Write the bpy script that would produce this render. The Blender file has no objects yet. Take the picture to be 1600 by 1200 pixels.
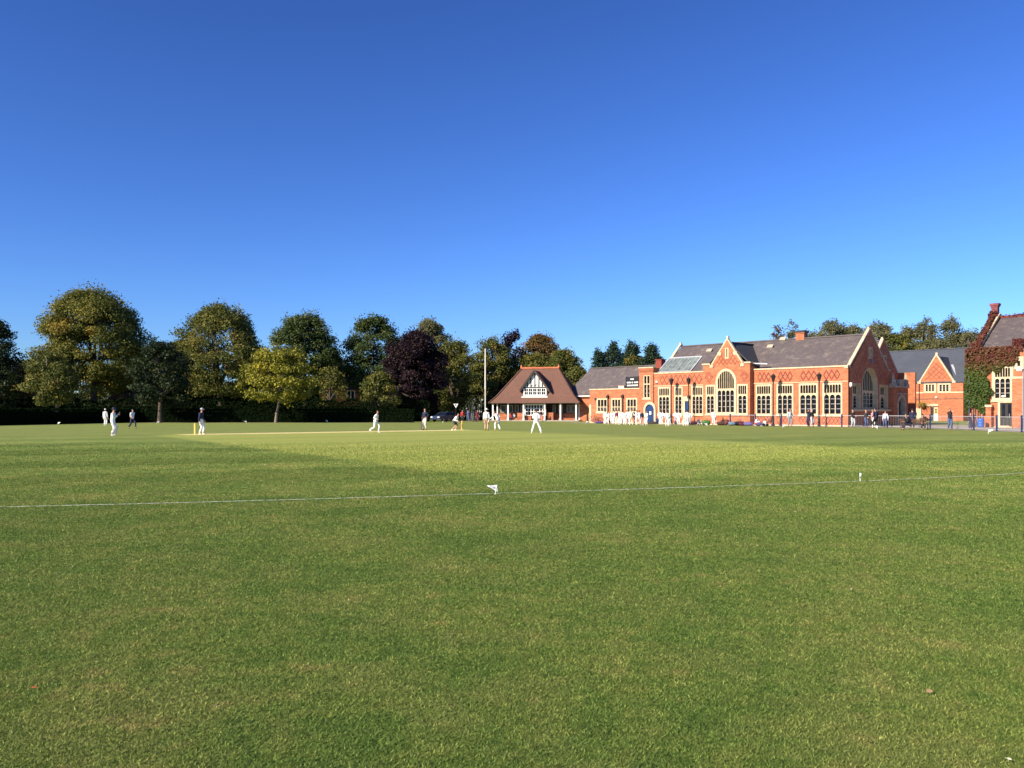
import bpy, math, random
import numpy as np
from mathutils import Vector, Matrix
from mathutils.geometry import delaunay_2d_cdt
R = math.radians
scene = bpy.context.scene
col = scene.collection

# ------------------------------------------------------------------ camera, sky, sun, exposure
F, HY, CH = 1300.0, 641.5, 1.6          # focal length and horizon row of the 1600x1200 frame, eye height
cam = bpy.data.objects.new('camera', bpy.data.cameras.new('camera'))
cam.data.sensor_width = 36; cam.data.lens = 36*F/1600
cam.data.shift_y = (HY-600)/1600
cam.data.clip_start = .05; cam.data.clip_end = 3000
cam.location = (0, 0, CH); cam.rotation_euler = (R(90), 0, 0)
col.objects.link(cam); scene.camera = cam

SUN_EL = 29.0
SUN_DIR = Vector((-.81, -.585, 0)).normalized()*math.cos(R(SUN_EL)) + Vector((0, 0, math.sin(R(SUN_EL))))
world = bpy.data.worlds.new('World'); scene.world = world; world.use_nodes = True
nt = world.node_tree
bg = nt.nodes['Background']
sky = nt.nodes.new('ShaderNodeTexSky'); sky.sky_type = 'NISHITA'; sky.sun_disc = False
sky.sun_elevation = R(SUN_EL); sky.sun_rotation = math.atan2(SUN_DIR.x, SUN_DIR.y) % (2*math.pi)
sky.altitude = 0; sky.air_density = 1.0; sky.dust_density = .3; sky.ozone_density = 4.0
gam = nt.nodes.new('ShaderNodeGamma'); gam.inputs[1].default_value = 1.36
tint = nt.nodes.new('ShaderNodeMix'); tint.data_type = 'RGBA'; tint.blend_type = 'MULTIPLY'; tint.inputs[0].default_value = 1
tint.inputs[7].default_value = (.250, .328, .500, 1)
nt.links.new(sky.outputs[0], gam.inputs[0]); nt.links.new(gam.outputs[0], tint.inputs[6]); nt.links.new(tint.outputs[2], bg.inputs[0])
bg.inputs[1].default_value = .10
sl = bpy.data.lights.new('sun', 'SUN'); sl.energy = 4.6; sl.angle = R(.53); sl.color = (1, .88, .72)
sun = bpy.data.objects.new('sun', sl); sun.rotation_euler = SUN_DIR.to_track_quat('Z', 'Y').to_euler()
sun.location = (-60, 0, 60); col.objects.link(sun)
scene.view_settings.view_transform = 'Standard'; scene.view_settings.look = 'None'
scene.view_settings.exposure = .95; scene.view_settings.gamma = 1
scene.cycles.max_bounces = 5; scene.cycles.transparent_max_bounces = 4

rng = random.Random(7); nrng = np.random.default_rng(11)

# ------------------------------------------------------------------ helpers
def gnd(px, py=None, D=None):
    if D is None: D = F*CH/(py-HY)
    return Vector(((px-800)/F*D, D, 0))
def zat(py, D): return (HY-py)/F*D + CH
def empty(name, loc=(0, 0, 0), rz=0):
    o = bpy.data.objects.new(name, None); o.location = loc; o.rotation_euler = (0, 0, rz); o.empty_display_size = .3
    col.objects.link(o); return o
def tag(o, label=None, cat=None, group=None, kind=None):
    if label: o['label'] = label
    if cat: o['category'] = cat
    if group: o['group'] = group
    if kind: o['kind'] = kind
    return o
def thing(name, label, cat, loc=(0, 0, 0), rz=0, group=None): return tag(empty(name, loc, rz), label, cat, group)
def link(name, me, parent=None, mats=()):
    o = bpy.data.objects.new(name, me); col.objects.link(o)
    for m in mats: me.materials.append(m)
    if parent: o.parent = parent
    return o
class MB:
    def __init__(s): s.v = []; s.f = []; s.m = []
    def face(s, pts, m=0):
        i = len(s.v); s.v += [tuple(p) for p in pts]; s.f.append(tuple(range(i, i+len(pts)))); s.m.append(m)
    def box(s, x0, x1, y0, y1, z0, z1, m=0):
        i = len(s.v)
        s.v += [(x, y, z) for z in (z0, z1) for (x, y) in ((x0, y0), (x1, y0), (x1, y1), (x0, y1))]
        for f in ((3, 2, 1, 0), (4, 5, 6, 7), (0, 1, 5, 4), (1, 2, 6, 5), (2, 3, 7, 6), (3, 0, 4, 7)):
            s.f.append(tuple(i+k for k in f)); s.m.append(m)
    def tube(s, pts, rad, n=8, m=0, cap=True):
        pts = [Vector(p) for p in pts]; base = len(s.v)
        if not hasattr(rad, '__len__'): rad = [rad]*len(pts)
        for k, p in enumerate(pts):
            d = (pts[min(k+1, len(pts)-1)]-pts[max(k-1, 0)]).normalized()
            a = d.cross(Vector((0, 0, 1)) if abs(d.z) < .9 else Vector((1, 0, 0))).normalized(); b = d.cross(a)
            for q in range(n):
                t = 2*math.pi*q/n; s.v.append(tuple(p+(a*math.cos(t)+b*math.sin(t))*rad[k]))
        for k in range(len(pts)-1):
            for q in range(n):
                q2 = (q+1) % n
                s.f.append((base+k*n+q, base+k*n+q2, base+(k+1)*n+q2, base+(k+1)*n+q)); s.m.append(m)
        if cap:
            s.f.append(tuple(base+q for q in range(n))); s.m.append(m)
            s.f.append(tuple(base+(len(pts)-1)*n+q for q in range(n))[::-1]); s.m.append(m)
    def bar(s, p0, p1, w, h, m=0, up=(0, 0, 1)):
        p0, p1, up = Vector(p0), Vector(p1), Vector(up)
        d = (p1-p0).normalized(); a = d.cross(up).normalized()*w/2; b = a.cross(d).normalized()*h/2
        i = len(s.v)
        for p in (p0, p1): s.v += [tuple(p+q) for q in (-a-b, a-b, a+b, -a+b)]
        for f in ((3, 2, 1, 0), (4, 5, 6, 7), (0, 1, 5, 4), (1, 2, 6, 5), (2, 3, 7, 6), (3, 0, 4, 7)):
            s.f.append(tuple(i+k for k in f)); s.m.append(m)
    def lathe(s, prof, c=(0, 0, 0), n=12, m=0):
        base = len(s.v); c = Vector(c)
        for r, z in prof:
            for q in range(n):
                t = 2*math.pi*q/n; s.v.append((c.x+r*math.cos(t), c.y+r*math.sin(t), c.z+z))
        for k in range(len(prof)-1):
            for q in range(n):
                q2 = (q+1) % n
                s.f.append((base+k*n+q, base+k*n+q2, base+(k+1)*n+q2, base+(k+1)*n+q)); s.m.append(m)
    def blob(s, c, r, n=10, m=0, zmin=-1.0, M=None):
        base = len(s.v); rows = 7
        for k in range(rows+1):
            zz = zmin+(1-zmin)*k/rows; rr = math.sqrt(max(0, 1-zz*zz))
            for q in range(n):
                t = 2*math.pi*q/n
                v = Vector((c[0]+r[0]*rr*math.cos(t), c[1]+r[1]*rr*math.sin(t), c[2]+r[2]*zz))
                s.v.append(tuple(M @ v if M else v))
        for k in range(rows):
            for q in range(n):
                q2 = (q+1) % n
                s.f.append((base+k*n+q, base+k*n+q2, base+(k+1)*n+q2, base+(k+1)*n+q)); s.m.append(m)
    def panel(s, outer, holes, d0, d1, fn=None, m=0, mj=None):
        """wall slab: outline (u,z) with holes, between depths d0 (front) and d1 (back)"""
        fn = fn or (lambda u, z, d: (u, d, z)); mj = m if mj is None else mj
        loops = [outer]+list(holes); vs = []; es = []
        for L in loops:
            b = len(vs); vs += [Vector(p) for p in L]; es += [(b+i, b+(i+1) % len(L)) for i in range(len(L))]
        V, E, T = delaunay_2d_cdt(vs, es, [], 0, 1e-5)[:3]
        def inside(p, L):
            c = False; j = len(L)-1
            for i in range(len(L)):
                if (L[i][1] > p[1]) != (L[j][1] > p[1]) and p[0] < (L[j][0]-L[i][0])*(p[1]-L[i][1])/(L[j][1]-L[i][1])+L[i][0]: c = not c
                j = i
            return c
        for t in T:
            c = (V[t[0]]+V[t[1]]+V[t[2]])/3
            if not inside(c, outer) or any(inside(c, h) for h in holes): continue
            s.face([fn(V[k].x, V[k].y, d0) for k in t], m); s.face([fn(V[k].x, V[k].y, d1) for k in reversed(t)], m)
        for L in loops:
            for i in range(len(L)):
                a, b = L[i], L[(i+1) % len(L)]
                s.face([fn(a[0], a[1], d0), fn(b[0], b[1], d0), fn(b[0], b[1], d1), fn(a[0], a[1], d1)], mj)
    def build(s, name, mats, parent=None, smooth=False):
        me = bpy.data.meshes.new(name); me.from_pydata(s.v, [], s.f)
        for m in (mats if isinstance(mats, (list, tuple)) else [mats]): me.materials.append(m)
        me.polygons.foreach_set('material_index', s.m)
        if smooth: me.polygons.foreach_set('use_smooth', [True]*len(s.f))
        me.update()
        return link(name, me, parent)

def build_split(mb, name, mats, parent=None):
    """one object for each piece that stands apart from the others"""
    n = len(mb.f); bb = []
    for f in mb.f:
        P = np.array([mb.v[i] for i in f]); bb.append((P.min(0)-.004, P.max(0)+.004))
    par = list(range(n))
    def find(i):
        while par[i] != i: par[i] = par[par[i]]; i = par[i]
        return i
    for i in range(n):
        for j in range(i):
            if (bb[i][0] <= bb[j][1]).all() and (bb[j][0] <= bb[i][1]).all(): par[find(i)] = find(j)
    for r in sorted(set(find(i) for i in range(n))):
        s = MB()
        for i in range(n):
            if find(i) == r: s.face([mb.v[k] for k in mb.f[i]], mb.m[i])
        s.build(name, mats, parent)

# ------------------------------------------------------------------ materials
class NT:
    def __init__(s, name):
        s.mat = bpy.data.materials.new(name); s.mat.use_nodes = True; s.t = s.mat.node_tree
        s.b = s.t.nodes['Principled BSDF']; s.out = s.t.nodes['Material Output']
    def n(s, typ, **kw):
        nd = s.t.nodes.new('ShaderNode'+typ)
        for k, v in kw.items(): setattr(nd, k, v)
        return nd
    def put(s, sock, v):
        if isinstance(v, bpy.types.NodeSocket): s.t.links.new(v, sock)
        elif v is not None:
            if hasattr(v, '__len__') and len(v) == 3 and sock.type == 'RGBA': v = (*v, 1)
            sock.default_value = v
    def m(s, op, a, b=None, c=None, clamp=False):
        nd = s.n('Math', operation=op, use_clamp=clamp)
        for i, v in enumerate((a, b, c)): s.put(nd.inputs[i], v)
        return nd.outputs[0]
    def mix(s, f, a, b, mode='MIX'):
        nd = s.n('Mix', data_type='RGBA', blend_type=mode)
        s.put(nd.inputs[0], f); s.put(nd.inputs[6], a); s.put(nd.inputs[7], b); return nd.outputs[2]
    def noise(s, vec, scale, detail=4, rough=.55, dist=0):
        nd = s.n('TexNoise'); s.put(nd.inputs['Vector'], vec); nd.inputs['Scale'].default_value = scale
        nd.inputs['Detail'].default_value = detail; nd.inputs['Roughness'].default_value = rough; nd.inputs['Distortion'].default_value = dist
        return nd.outputs['Fac']
    def ramp(s, f, stops):
        nd = s.n('ValToRGB'); s.put(nd.inputs[0], f); el = nd.color_ramp.elements
        while len(el) < len(stops): el.new(.5)
        for e, (p, c) in zip(el, stops): e.position = p; e.color = (*c, 1) if len(c) == 3 else c
        return nd.outputs[0]
    def step(s, v, a, b):
        nd = s.n('MapRange', interpolation_type='SMOOTHSTEP'); s.put(nd.inputs[0], v)
        nd.inputs[1].default_value = a; nd.inputs[2].default_value = b; return nd.outputs[0]
    def pos(s): return s.n('NewGeometry').outputs['Position']
    def obj(s): return s.n('TexCoord').outputs['Object']
    def bump(s, h, strength, dist=.02):
        nd = s.n('Bump'); s.put(nd.inputs['Height'], h); nd.inputs['Strength'].default_value = strength; nd.inputs['Distance'].default_value = dist
        s.t.links.new(nd.outputs[0], s.b.inputs['Normal'])
def plain(name, c, rough=.6, var=.18, scale=6, metal=0, spec=.4):
    g = NT(name); k = g.noise(g.obj(), scale, 4)
    lo = tuple(x*(1-var) for x in c); hi = tuple(min(1, x*(1+var)) for x in c)
    g.put(g.b.inputs['Base Color'], g.ramp(k, [(.3, lo), (.7, hi)]))
    g.b.inputs['Roughness'].default_value = rough; g.b.inputs['Metallic'].default_value = metal
    g.b.inputs['Specular IOR Level'].default_value = spec
    return g.mat
def brick_mat(name, c1, c2, mortar, stain=.5):
    g = NT(name); o = g.obj(); sp = g.n('SeparateXYZ'); g.put(sp.inputs[0], o)
    cb = g.n('CombineXYZ'); g.put(cb.inputs[0], g.m('ADD', sp.outputs[0], sp.outputs[1])); g.put(cb.inputs[1], sp.outputs[2])
    b = g.n('TexBrick'); g.put(b.inputs['Vector'], cb.outputs[0]); b.inputs['Scale'].default_value = 1
    b.inputs['Color1'].default_value = (*c1, 1); b.inputs['Color2'].default_value = (*c2, 1); b.inputs['Mortar'].default_value = (*mortar, 1)
    b.inputs['Brick Width'].default_value = .225; b.inputs['Row Height'].default_value = .075; b.inputs['Mortar Size'].default_value = .008
    big = g.noise(o, .5, 6, .65); fine = g.noise(o, 5, 3)
    c = g.mix(g.ramp(big, [(.35, (0, 0, 0)), (.75, (stain,)*3)]), b.outputs[0], tuple(x*.55 for x in c1))
    c = g.mix(.34, c, g.ramp(fine, [(.3, tuple(x*.6 for x in c1)), (.7, tuple(min(1, x*1.35) for x in c2))]))
    mp = g.n('Mapping'); g.put(mp.inputs[0], o); mp.inputs['Scale'].default_value = (1.1, 1.1, 4.5)
    band = g.noise(mp.outputs[0], 1.0, 7, .72); mid = g.noise(o, 2.2, 5, .7)
    c = g.mix(1, c, g.ramp(band, [(.30, (.66, .60, .58)), (.5, (1, 1, 1)), (.72, (1.30, 1.34, 1.38))]), 'MULTIPLY')
    c = g.mix(1, c, g.ramp(mid, [(.33, (.80, .74, .72)), (.55, (1, 1, 1)), (.75, (1.16, 1.2, 1.22))]), 'MULTIPLY')
    g.put(g.b.inputs['Base Color'], c); g.b.inputs['Roughness'].default_value = .85
    g.bump(b.outputs['Fac'], -.4, .01)
    return g.mat
def roof_mat(name, c1, c2, lichen, amt=.4, w=.3, h=.22):
    g = NT(name); o = g.obj(); sp = g.n('SeparateXYZ'); g.put(sp.inputs[0], o)
    cb = g.n('CombineXYZ'); g.put(cb.inputs[0], g.m('ADD', sp.outputs[0], g.m('MULTIPLY', sp.outputs[1], .37))); g.put(cb.inputs[1], g.m('MULTIPLY', sp.outputs[2], 1.3))
    b = g.n('TexBrick'); g.put(b.inputs['Vector'], cb.outputs[0]); b.inputs['Scale'].default_value = 1
    b.inputs['Color1'].default_value = (*c1, 1); b.inputs['Color2'].default_value = (*c2, 1); b.inputs['Mortar'].default_value = (*[x*.5 for x in c1], 1)
    b.inputs['Brick Width'].default_value = w; b.inputs['Row Height'].default_value = h; b.inputs['Mortar Size'].default_value = .012
    n1 = g.noise(o, 1.3, 8, .7); n2 = g.noise(o, .35, 5, .6)
    c = g.mix(g.ramp(n1, [(.52, (0, 0, 0)), (.72, (amt,)*3)]), b.outputs[0], lichen)
    c = g.mix(g.ramp(n2, [(.3, (0, 0, 0)), (.7, (.5,)*3)]), c, tuple(x*.7 for x in c2))
    g.put(g.b.inputs['Base Color'], c); g.b.inputs['Roughness'].default_value = .75; g.bump(b.outputs['Fac'], -.5, .02)
    return g.mat
def leaf_mat(name, stops, trans=.25, spec=.2):
    g = NT(name); a = g.n('Attribute', attribute_name='tint')
    c = g.ramp(a.outputs['Fac'], stops); g.put(g.b.inputs['Base Color'], c); g.b.inputs['Roughness'].default_value = .55
    g.b.inputs['Specular IOR Level'].default_value = spec
    tr = g.n('BsdfTranslucent'); g.put(tr.inputs[0], c); mx = g.n('MixShader'); mx.inputs[0].default_value = trans
    g.t.links.new(g.b.outputs[0], mx.inputs[1]); g.t.links.new(tr.outputs[0], mx.inputs[2]); g.t.links.new(mx.outputs[0], g.out.inputs[0])
    return g.mat

BRICK = brick_mat('brick', (.50, .158, .060), (.39, .110, .043), (.40, .25, .15))
BRICK_DARK = plain('dark brick', (.23, .045, .03), .85, .3, 8)
BRICK_PALE = plain('pale brick', (.55, .24, .12), .85, .3, 8)
STONE = plain('stone', (.56, .44, .27), .8, .2, 2.5)
STONE_PALE = plain('coping stone', (.48, .40, .28), .85, .25, 2)
STONE_OLD = plain('weathered stone', (.40, .34, .25), .85, .25, 2)
SLATE = roof_mat('slate', (.128, .102, .098), (.098, .080, .078), (.28, .23, .17), .75)
SLATE_BLUE = roof_mat('blue slate', (.075, .085, .105), (.062, .07, .088), (.12, .12, .12), .3)
SLATE_DARK = roof_mat('dark slate', (.05, .052, .06), (.042, .044, .05), (.08, .08, .08), .3)
TILE = roof_mat('clay tile', (.21, .092, .056), (.145, .068, .045), (.10, .085, .055), .75, .18, .12)
TILE_ORANGE = plain('ridge tile', (.52, .15, .065), .8, .25, 4)
LEAD = plain('lead', (.45, .46, .48), .5, .1, 3)
GLASS = plain('window glass', (.008, .010, .016), .22, .5, 1.2, 0, .12)
ROOFGLASS = plain('roof glazing', (.16, .19, .17), .35, .4, 1.5)
WHITE = plain('white paint', (.80, .79, .74), .5, .06)
BLACK = plain('black paint', (.018, .017, .018), .45, .2)
BLACKW = plain('black timber', (.025, .022, .02), .7, .3)
NAVYP = plain('navy paint', (.016, .025, .085), .45, .15)
BLUEP = plain('blue paint', (.012, .040, .13), .4, .15)
GREYM = plain('grey metal', (.33, .33, .33), .45, .12, 5, .3)
WOOD = plain('weathered wood', (.13, .075, .045), .7, .35, 9)
STUMPW = plain('yellow wood', (.80, .52, .13), .5, .08)
WILLOW = plain('willow wood', (.55, .36, .17), .5, .12)
PAVE = plain('paving', (.34, .30, .25), .9, .2, 1.2)
BARK = plain('bark', (.085, .065, .05), .9, .4, 5)
BARK_PALE = plain('pale bark', (.20, .16, .12), .9, .35, 5)
DARKIN = plain('dark interior', (.012, .010, .010), .9, .2)
DIRT = plain('bare earth', (.16, .12, .07), .95, .3, 3)

# lawn colour shared by the ground sheet and the blades
U = Vector((.803, .596, 0)); Vv = Vector((.596, -.803, 0))
SQ = [(-23.6, 54.6), (-1.2, 20.8), (17.6, 31.0), (-2.3, 69.2)]
P1, P2 = Vector((-21.2, 55.6, 0)), Vector((-4.1, 68.3, 0))
def lawn(g):
    p = g.pos(); sp = g.n('SeparateXYZ'); g.put(sp.inputs[0], p); x, y = sp.outputs[0], sp.outputs[1]
    def lin(a, b, c): return g.m('MULTIPLY_ADD', x, a, g.m('MULTIPLY_ADD', y, b, c))
    n0 = g.noise(p, .09, 5, .6); n1 = g.noise(p, .55, 6, .62); n2 = g.noise(p, 3.4, 6, .68); n3 = g.noise(p, 11, 3, .6)
    s = g.m('ADD', g.m('MULTIPLY', n1, .55), g.m('MULTIPLY', n2, .45))
    c = g.ramp(s, [(.36, (.036, .080, .013)), (.47, (.066, .112, .019)), (.55, (.108, .138, .028)), (.66, (.185, .175, .052))])
    dry = g.m('MULTIPLY', g.step(n2, .53, .68), g.step(n1, .45, .60))
    c = g.mix(g.m('MULTIPLY', dry, .6), c, (.21, .155, .058))
    c = g.mix(g.m('MULTIPLY', g.step(g.noise(p, .8, 5, .7), .46, .62), .45), c, (.150, .150, .045))
    c = g.mix(g.step(n0, .40, .62), c, g.mix(.45, c, (.055, .098, .017)))
    c = g.mix(.35, c, g.ramp(n3, [(.3, (.04, .07, .012)), (.7, (.15, .165, .04))]))
    # brightening with distance from the camera, painted into the lawn colour
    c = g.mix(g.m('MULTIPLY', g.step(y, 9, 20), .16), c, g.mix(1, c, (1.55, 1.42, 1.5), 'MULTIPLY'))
    # mowing bands, along the pitch direction, a little wavy
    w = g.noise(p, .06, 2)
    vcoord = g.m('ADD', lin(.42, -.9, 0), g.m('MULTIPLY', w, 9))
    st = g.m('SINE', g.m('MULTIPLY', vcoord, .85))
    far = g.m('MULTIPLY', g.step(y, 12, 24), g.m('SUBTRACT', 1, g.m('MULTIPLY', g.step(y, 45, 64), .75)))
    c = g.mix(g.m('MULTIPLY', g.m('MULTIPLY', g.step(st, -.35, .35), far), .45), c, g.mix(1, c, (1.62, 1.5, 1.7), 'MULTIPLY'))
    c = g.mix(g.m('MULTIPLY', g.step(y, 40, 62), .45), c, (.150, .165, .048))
    # the cricket square: shorter, paler grass
    mask = None
    nj = g.m('MULTIPLY', g.m('SUBTRACT', n1, .5), .9)
    for i in range(4):
        a, b = Vector(SQ[i]), Vector(SQ[(i+1) % 4]); d = (b-a).normalized(); nx, ny = -d.y, d.x
        if (Vector(SQ[(i+2) % 4])-a).dot(Vector((nx, ny))) < 0: nx, ny = -nx, -ny
        soft = 1.9 if i in (1, 2) else .6
        k = g.step(g.m('ADD', lin(nx, ny, -(nx*a.x+ny*a.y)), nj), -soft, soft)
        mask = k if mask is None else g.m('MULTIPLY', mask, k)
    vq = lin(Vv.x, Vv.y, 0)
    cb = g.n('CombineXYZ'); g.put(cb.inputs[0], vq); strip = g.noise(cb.outputs[0], .33, 3, .7)
    sqc = g.ramp(strip, [(.36, (.140, .180, .033)), (.5, (.190, .218, .045)), (.62, (.240, .245, .062))])
    sqc = g.mix(.45, sqc, g.ramp(n2, [(.35, (.125, .165, .032)), (.65, (.250, .245, .068))]))
    c = g.mix(g.m('MULTIPLY', mask, .88), c, sqc)
    # the worn pitch strip
    L = (P2-P1).length; cen = (P1+P2)/2
    ku = g.step(g.m('ABSOLUTE', lin(U.x, U.y, -cen.dot(U))), L/2+1.4, L/2+.2)
    kv = g.step(g.m('ABSOLUTE', g.m('SUBTRACT', vq, cen.dot(Vv))), 1.75, 1.15)
    c = g.mix(g.m('MULTIPLY', g.m('MULTIPLY', ku, kv), .9), c, g.ramp(n2, [(.3, (.33, .28, .11)), (.7, (.50, .42, .19))]))
    # scuffed earth along the far edge under the hedge
    return c, n2, n3, y
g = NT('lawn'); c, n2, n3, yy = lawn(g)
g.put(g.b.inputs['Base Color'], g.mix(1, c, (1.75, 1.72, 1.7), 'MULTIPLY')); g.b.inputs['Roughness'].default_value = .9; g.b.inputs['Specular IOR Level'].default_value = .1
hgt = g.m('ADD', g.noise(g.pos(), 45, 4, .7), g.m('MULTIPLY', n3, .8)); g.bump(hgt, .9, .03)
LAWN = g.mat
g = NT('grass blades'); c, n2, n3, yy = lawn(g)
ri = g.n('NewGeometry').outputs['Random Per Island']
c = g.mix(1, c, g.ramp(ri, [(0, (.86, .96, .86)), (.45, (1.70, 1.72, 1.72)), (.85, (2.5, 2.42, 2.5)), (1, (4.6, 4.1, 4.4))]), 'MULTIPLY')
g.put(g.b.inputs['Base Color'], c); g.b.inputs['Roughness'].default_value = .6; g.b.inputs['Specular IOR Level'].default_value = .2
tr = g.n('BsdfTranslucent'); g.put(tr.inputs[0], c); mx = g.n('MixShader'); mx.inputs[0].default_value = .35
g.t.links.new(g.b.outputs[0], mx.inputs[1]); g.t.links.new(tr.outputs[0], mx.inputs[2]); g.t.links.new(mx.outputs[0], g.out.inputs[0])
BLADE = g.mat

# ------------------------------------------------------------------ ground, paths, line
mb = MB(); n = 60
xs = [-900, -400, -150, -60, -20, 20, 60, 150, 400, 900]; ys = [-300, -60, -10, 0, 15, 40, 80, 140, 300, 700, 1500]
for i in range(len(xs)-1):
    for j in range(len(ys)-1): mb.face([(xs[i], ys[j], 0), (xs[i+1], ys[j], 0), (xs[i+1], ys[j+1], 0), (xs[i], ys[j+1], 0)])
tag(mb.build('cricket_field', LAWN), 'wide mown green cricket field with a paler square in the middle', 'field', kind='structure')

TH = math.atan2(-.725, .69)
class Frame:
    def __init__(s, px, D):
        s.o = gnd(px, D=D); s.r = Vector((math.cos(TH), math.sin(TH), 0)); s.d = Vector((-math.sin(TH), math.cos(TH), 0))
    def w(s, x, y, z=0): return s.o+s.r*x+s.d*y+Vector((0, 0, z))
    def x(s, px, y=0):
        k = (px-800)/F
        return (k*(s.o.y+y*s.d.y)-s.o.x-y*s.d.x)/(s.r.x-k*s.r.y)
    def y(s, px, x=0):
        k = (px-800)/F
        return (k*(s.o.y+x*s.r.y)-s.o.x-x*s.r.x)/(s.d.x-k*s.d.y)
    def z(s, py, x, y=0): return zat(py, s.w(x, y).y)
H = Frame(1325.3, 83.0)

mb = MB(); q = [H.w(-37, .3), H.w(-37, -2.2), H.w(.6, -2.7), Vector((37.2, 73.5, 0)), Vector((37.8, 40, 0)), Vector((120, 40, 0)), Vector((120, 150, 0)), H.w(-2, 30), H.w(-37, 30)]
mb.face([(p.x, p.y, .006) for p in q])
tag(mb.build('paved_path', PAVE), 'pale grey paved path and forecourt in front of the brick hall', 'path', kind='structure')
mb = MB(); S = Frame(1505, 126)
q = [gnd(1462, 664.2), gnd(1516, 664.0), S.w(0, -.5), S.w(-8, -.5), S.w(-13, -2)]
mb.face([(p.x, p.y, .012) for p in q])
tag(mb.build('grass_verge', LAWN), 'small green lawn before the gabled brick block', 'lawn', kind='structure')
# boundary line, painted on the grass
BL = [(-22, 11.6), (-15, 12.55), (-8.43, 13.75), (-4.2, 14.8), (-.4, 15.95), (3.8, 17.3), (7.9, 18.8), (10.6, 20.0), (13.1, 21.3), (20, 26), (26, 32)]
def bline(t):
    t = max(0, min(len(BL)-1.001, t)); i = int(t); f = t-i
    p = [BL[max(0, min(len(BL)-1, i+k))] for k in (-1, 0, 1, 2)]
    def cr(a, b, c, d): return .5*(2*b+(c-a)*f+(2*a-5*b+4*c-d)*f*f+(3*b-a-3*c+d)*f**3)
    return Vector((cr(*[q[0] for q in p]), cr(*[q[1] for q in p])))
BLP = [bline(k*.05) for k in range(20*(len(BL)-1))]
mb = MB(); jit = {0: Vector((0, 0))}
for k in range(len(BLP)-1):
    a, b = BLP[k], BLP[k+1]; jit[k+1] = Vector((0, rng.gauss(0, .008))); a = a+jit[k]; b = b+jit[k+1]; d = (b-a).normalized(); nn = Vector((-d.y, d.x))*(.030+.012*rng.random())
    mb.face([(*(a-nn), .010), (*(b-nn), .010), (*(b+nn), .010), (*(a+nn), .010)])
g = NT('line chalk'); g.put(g.b.inputs['Base Color'], g.ramp(g.noise(g.pos(), 9, 6, .7), [(.40, (.18, .22, .07)), (.56, (.62, .64, .48))])); g.b.inputs['Roughness'].default_value = .9
tag(mb.build('boundary_line', g.mat), 'thin white chalk boundary line across the grass', 'line', kind='structure')
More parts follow.
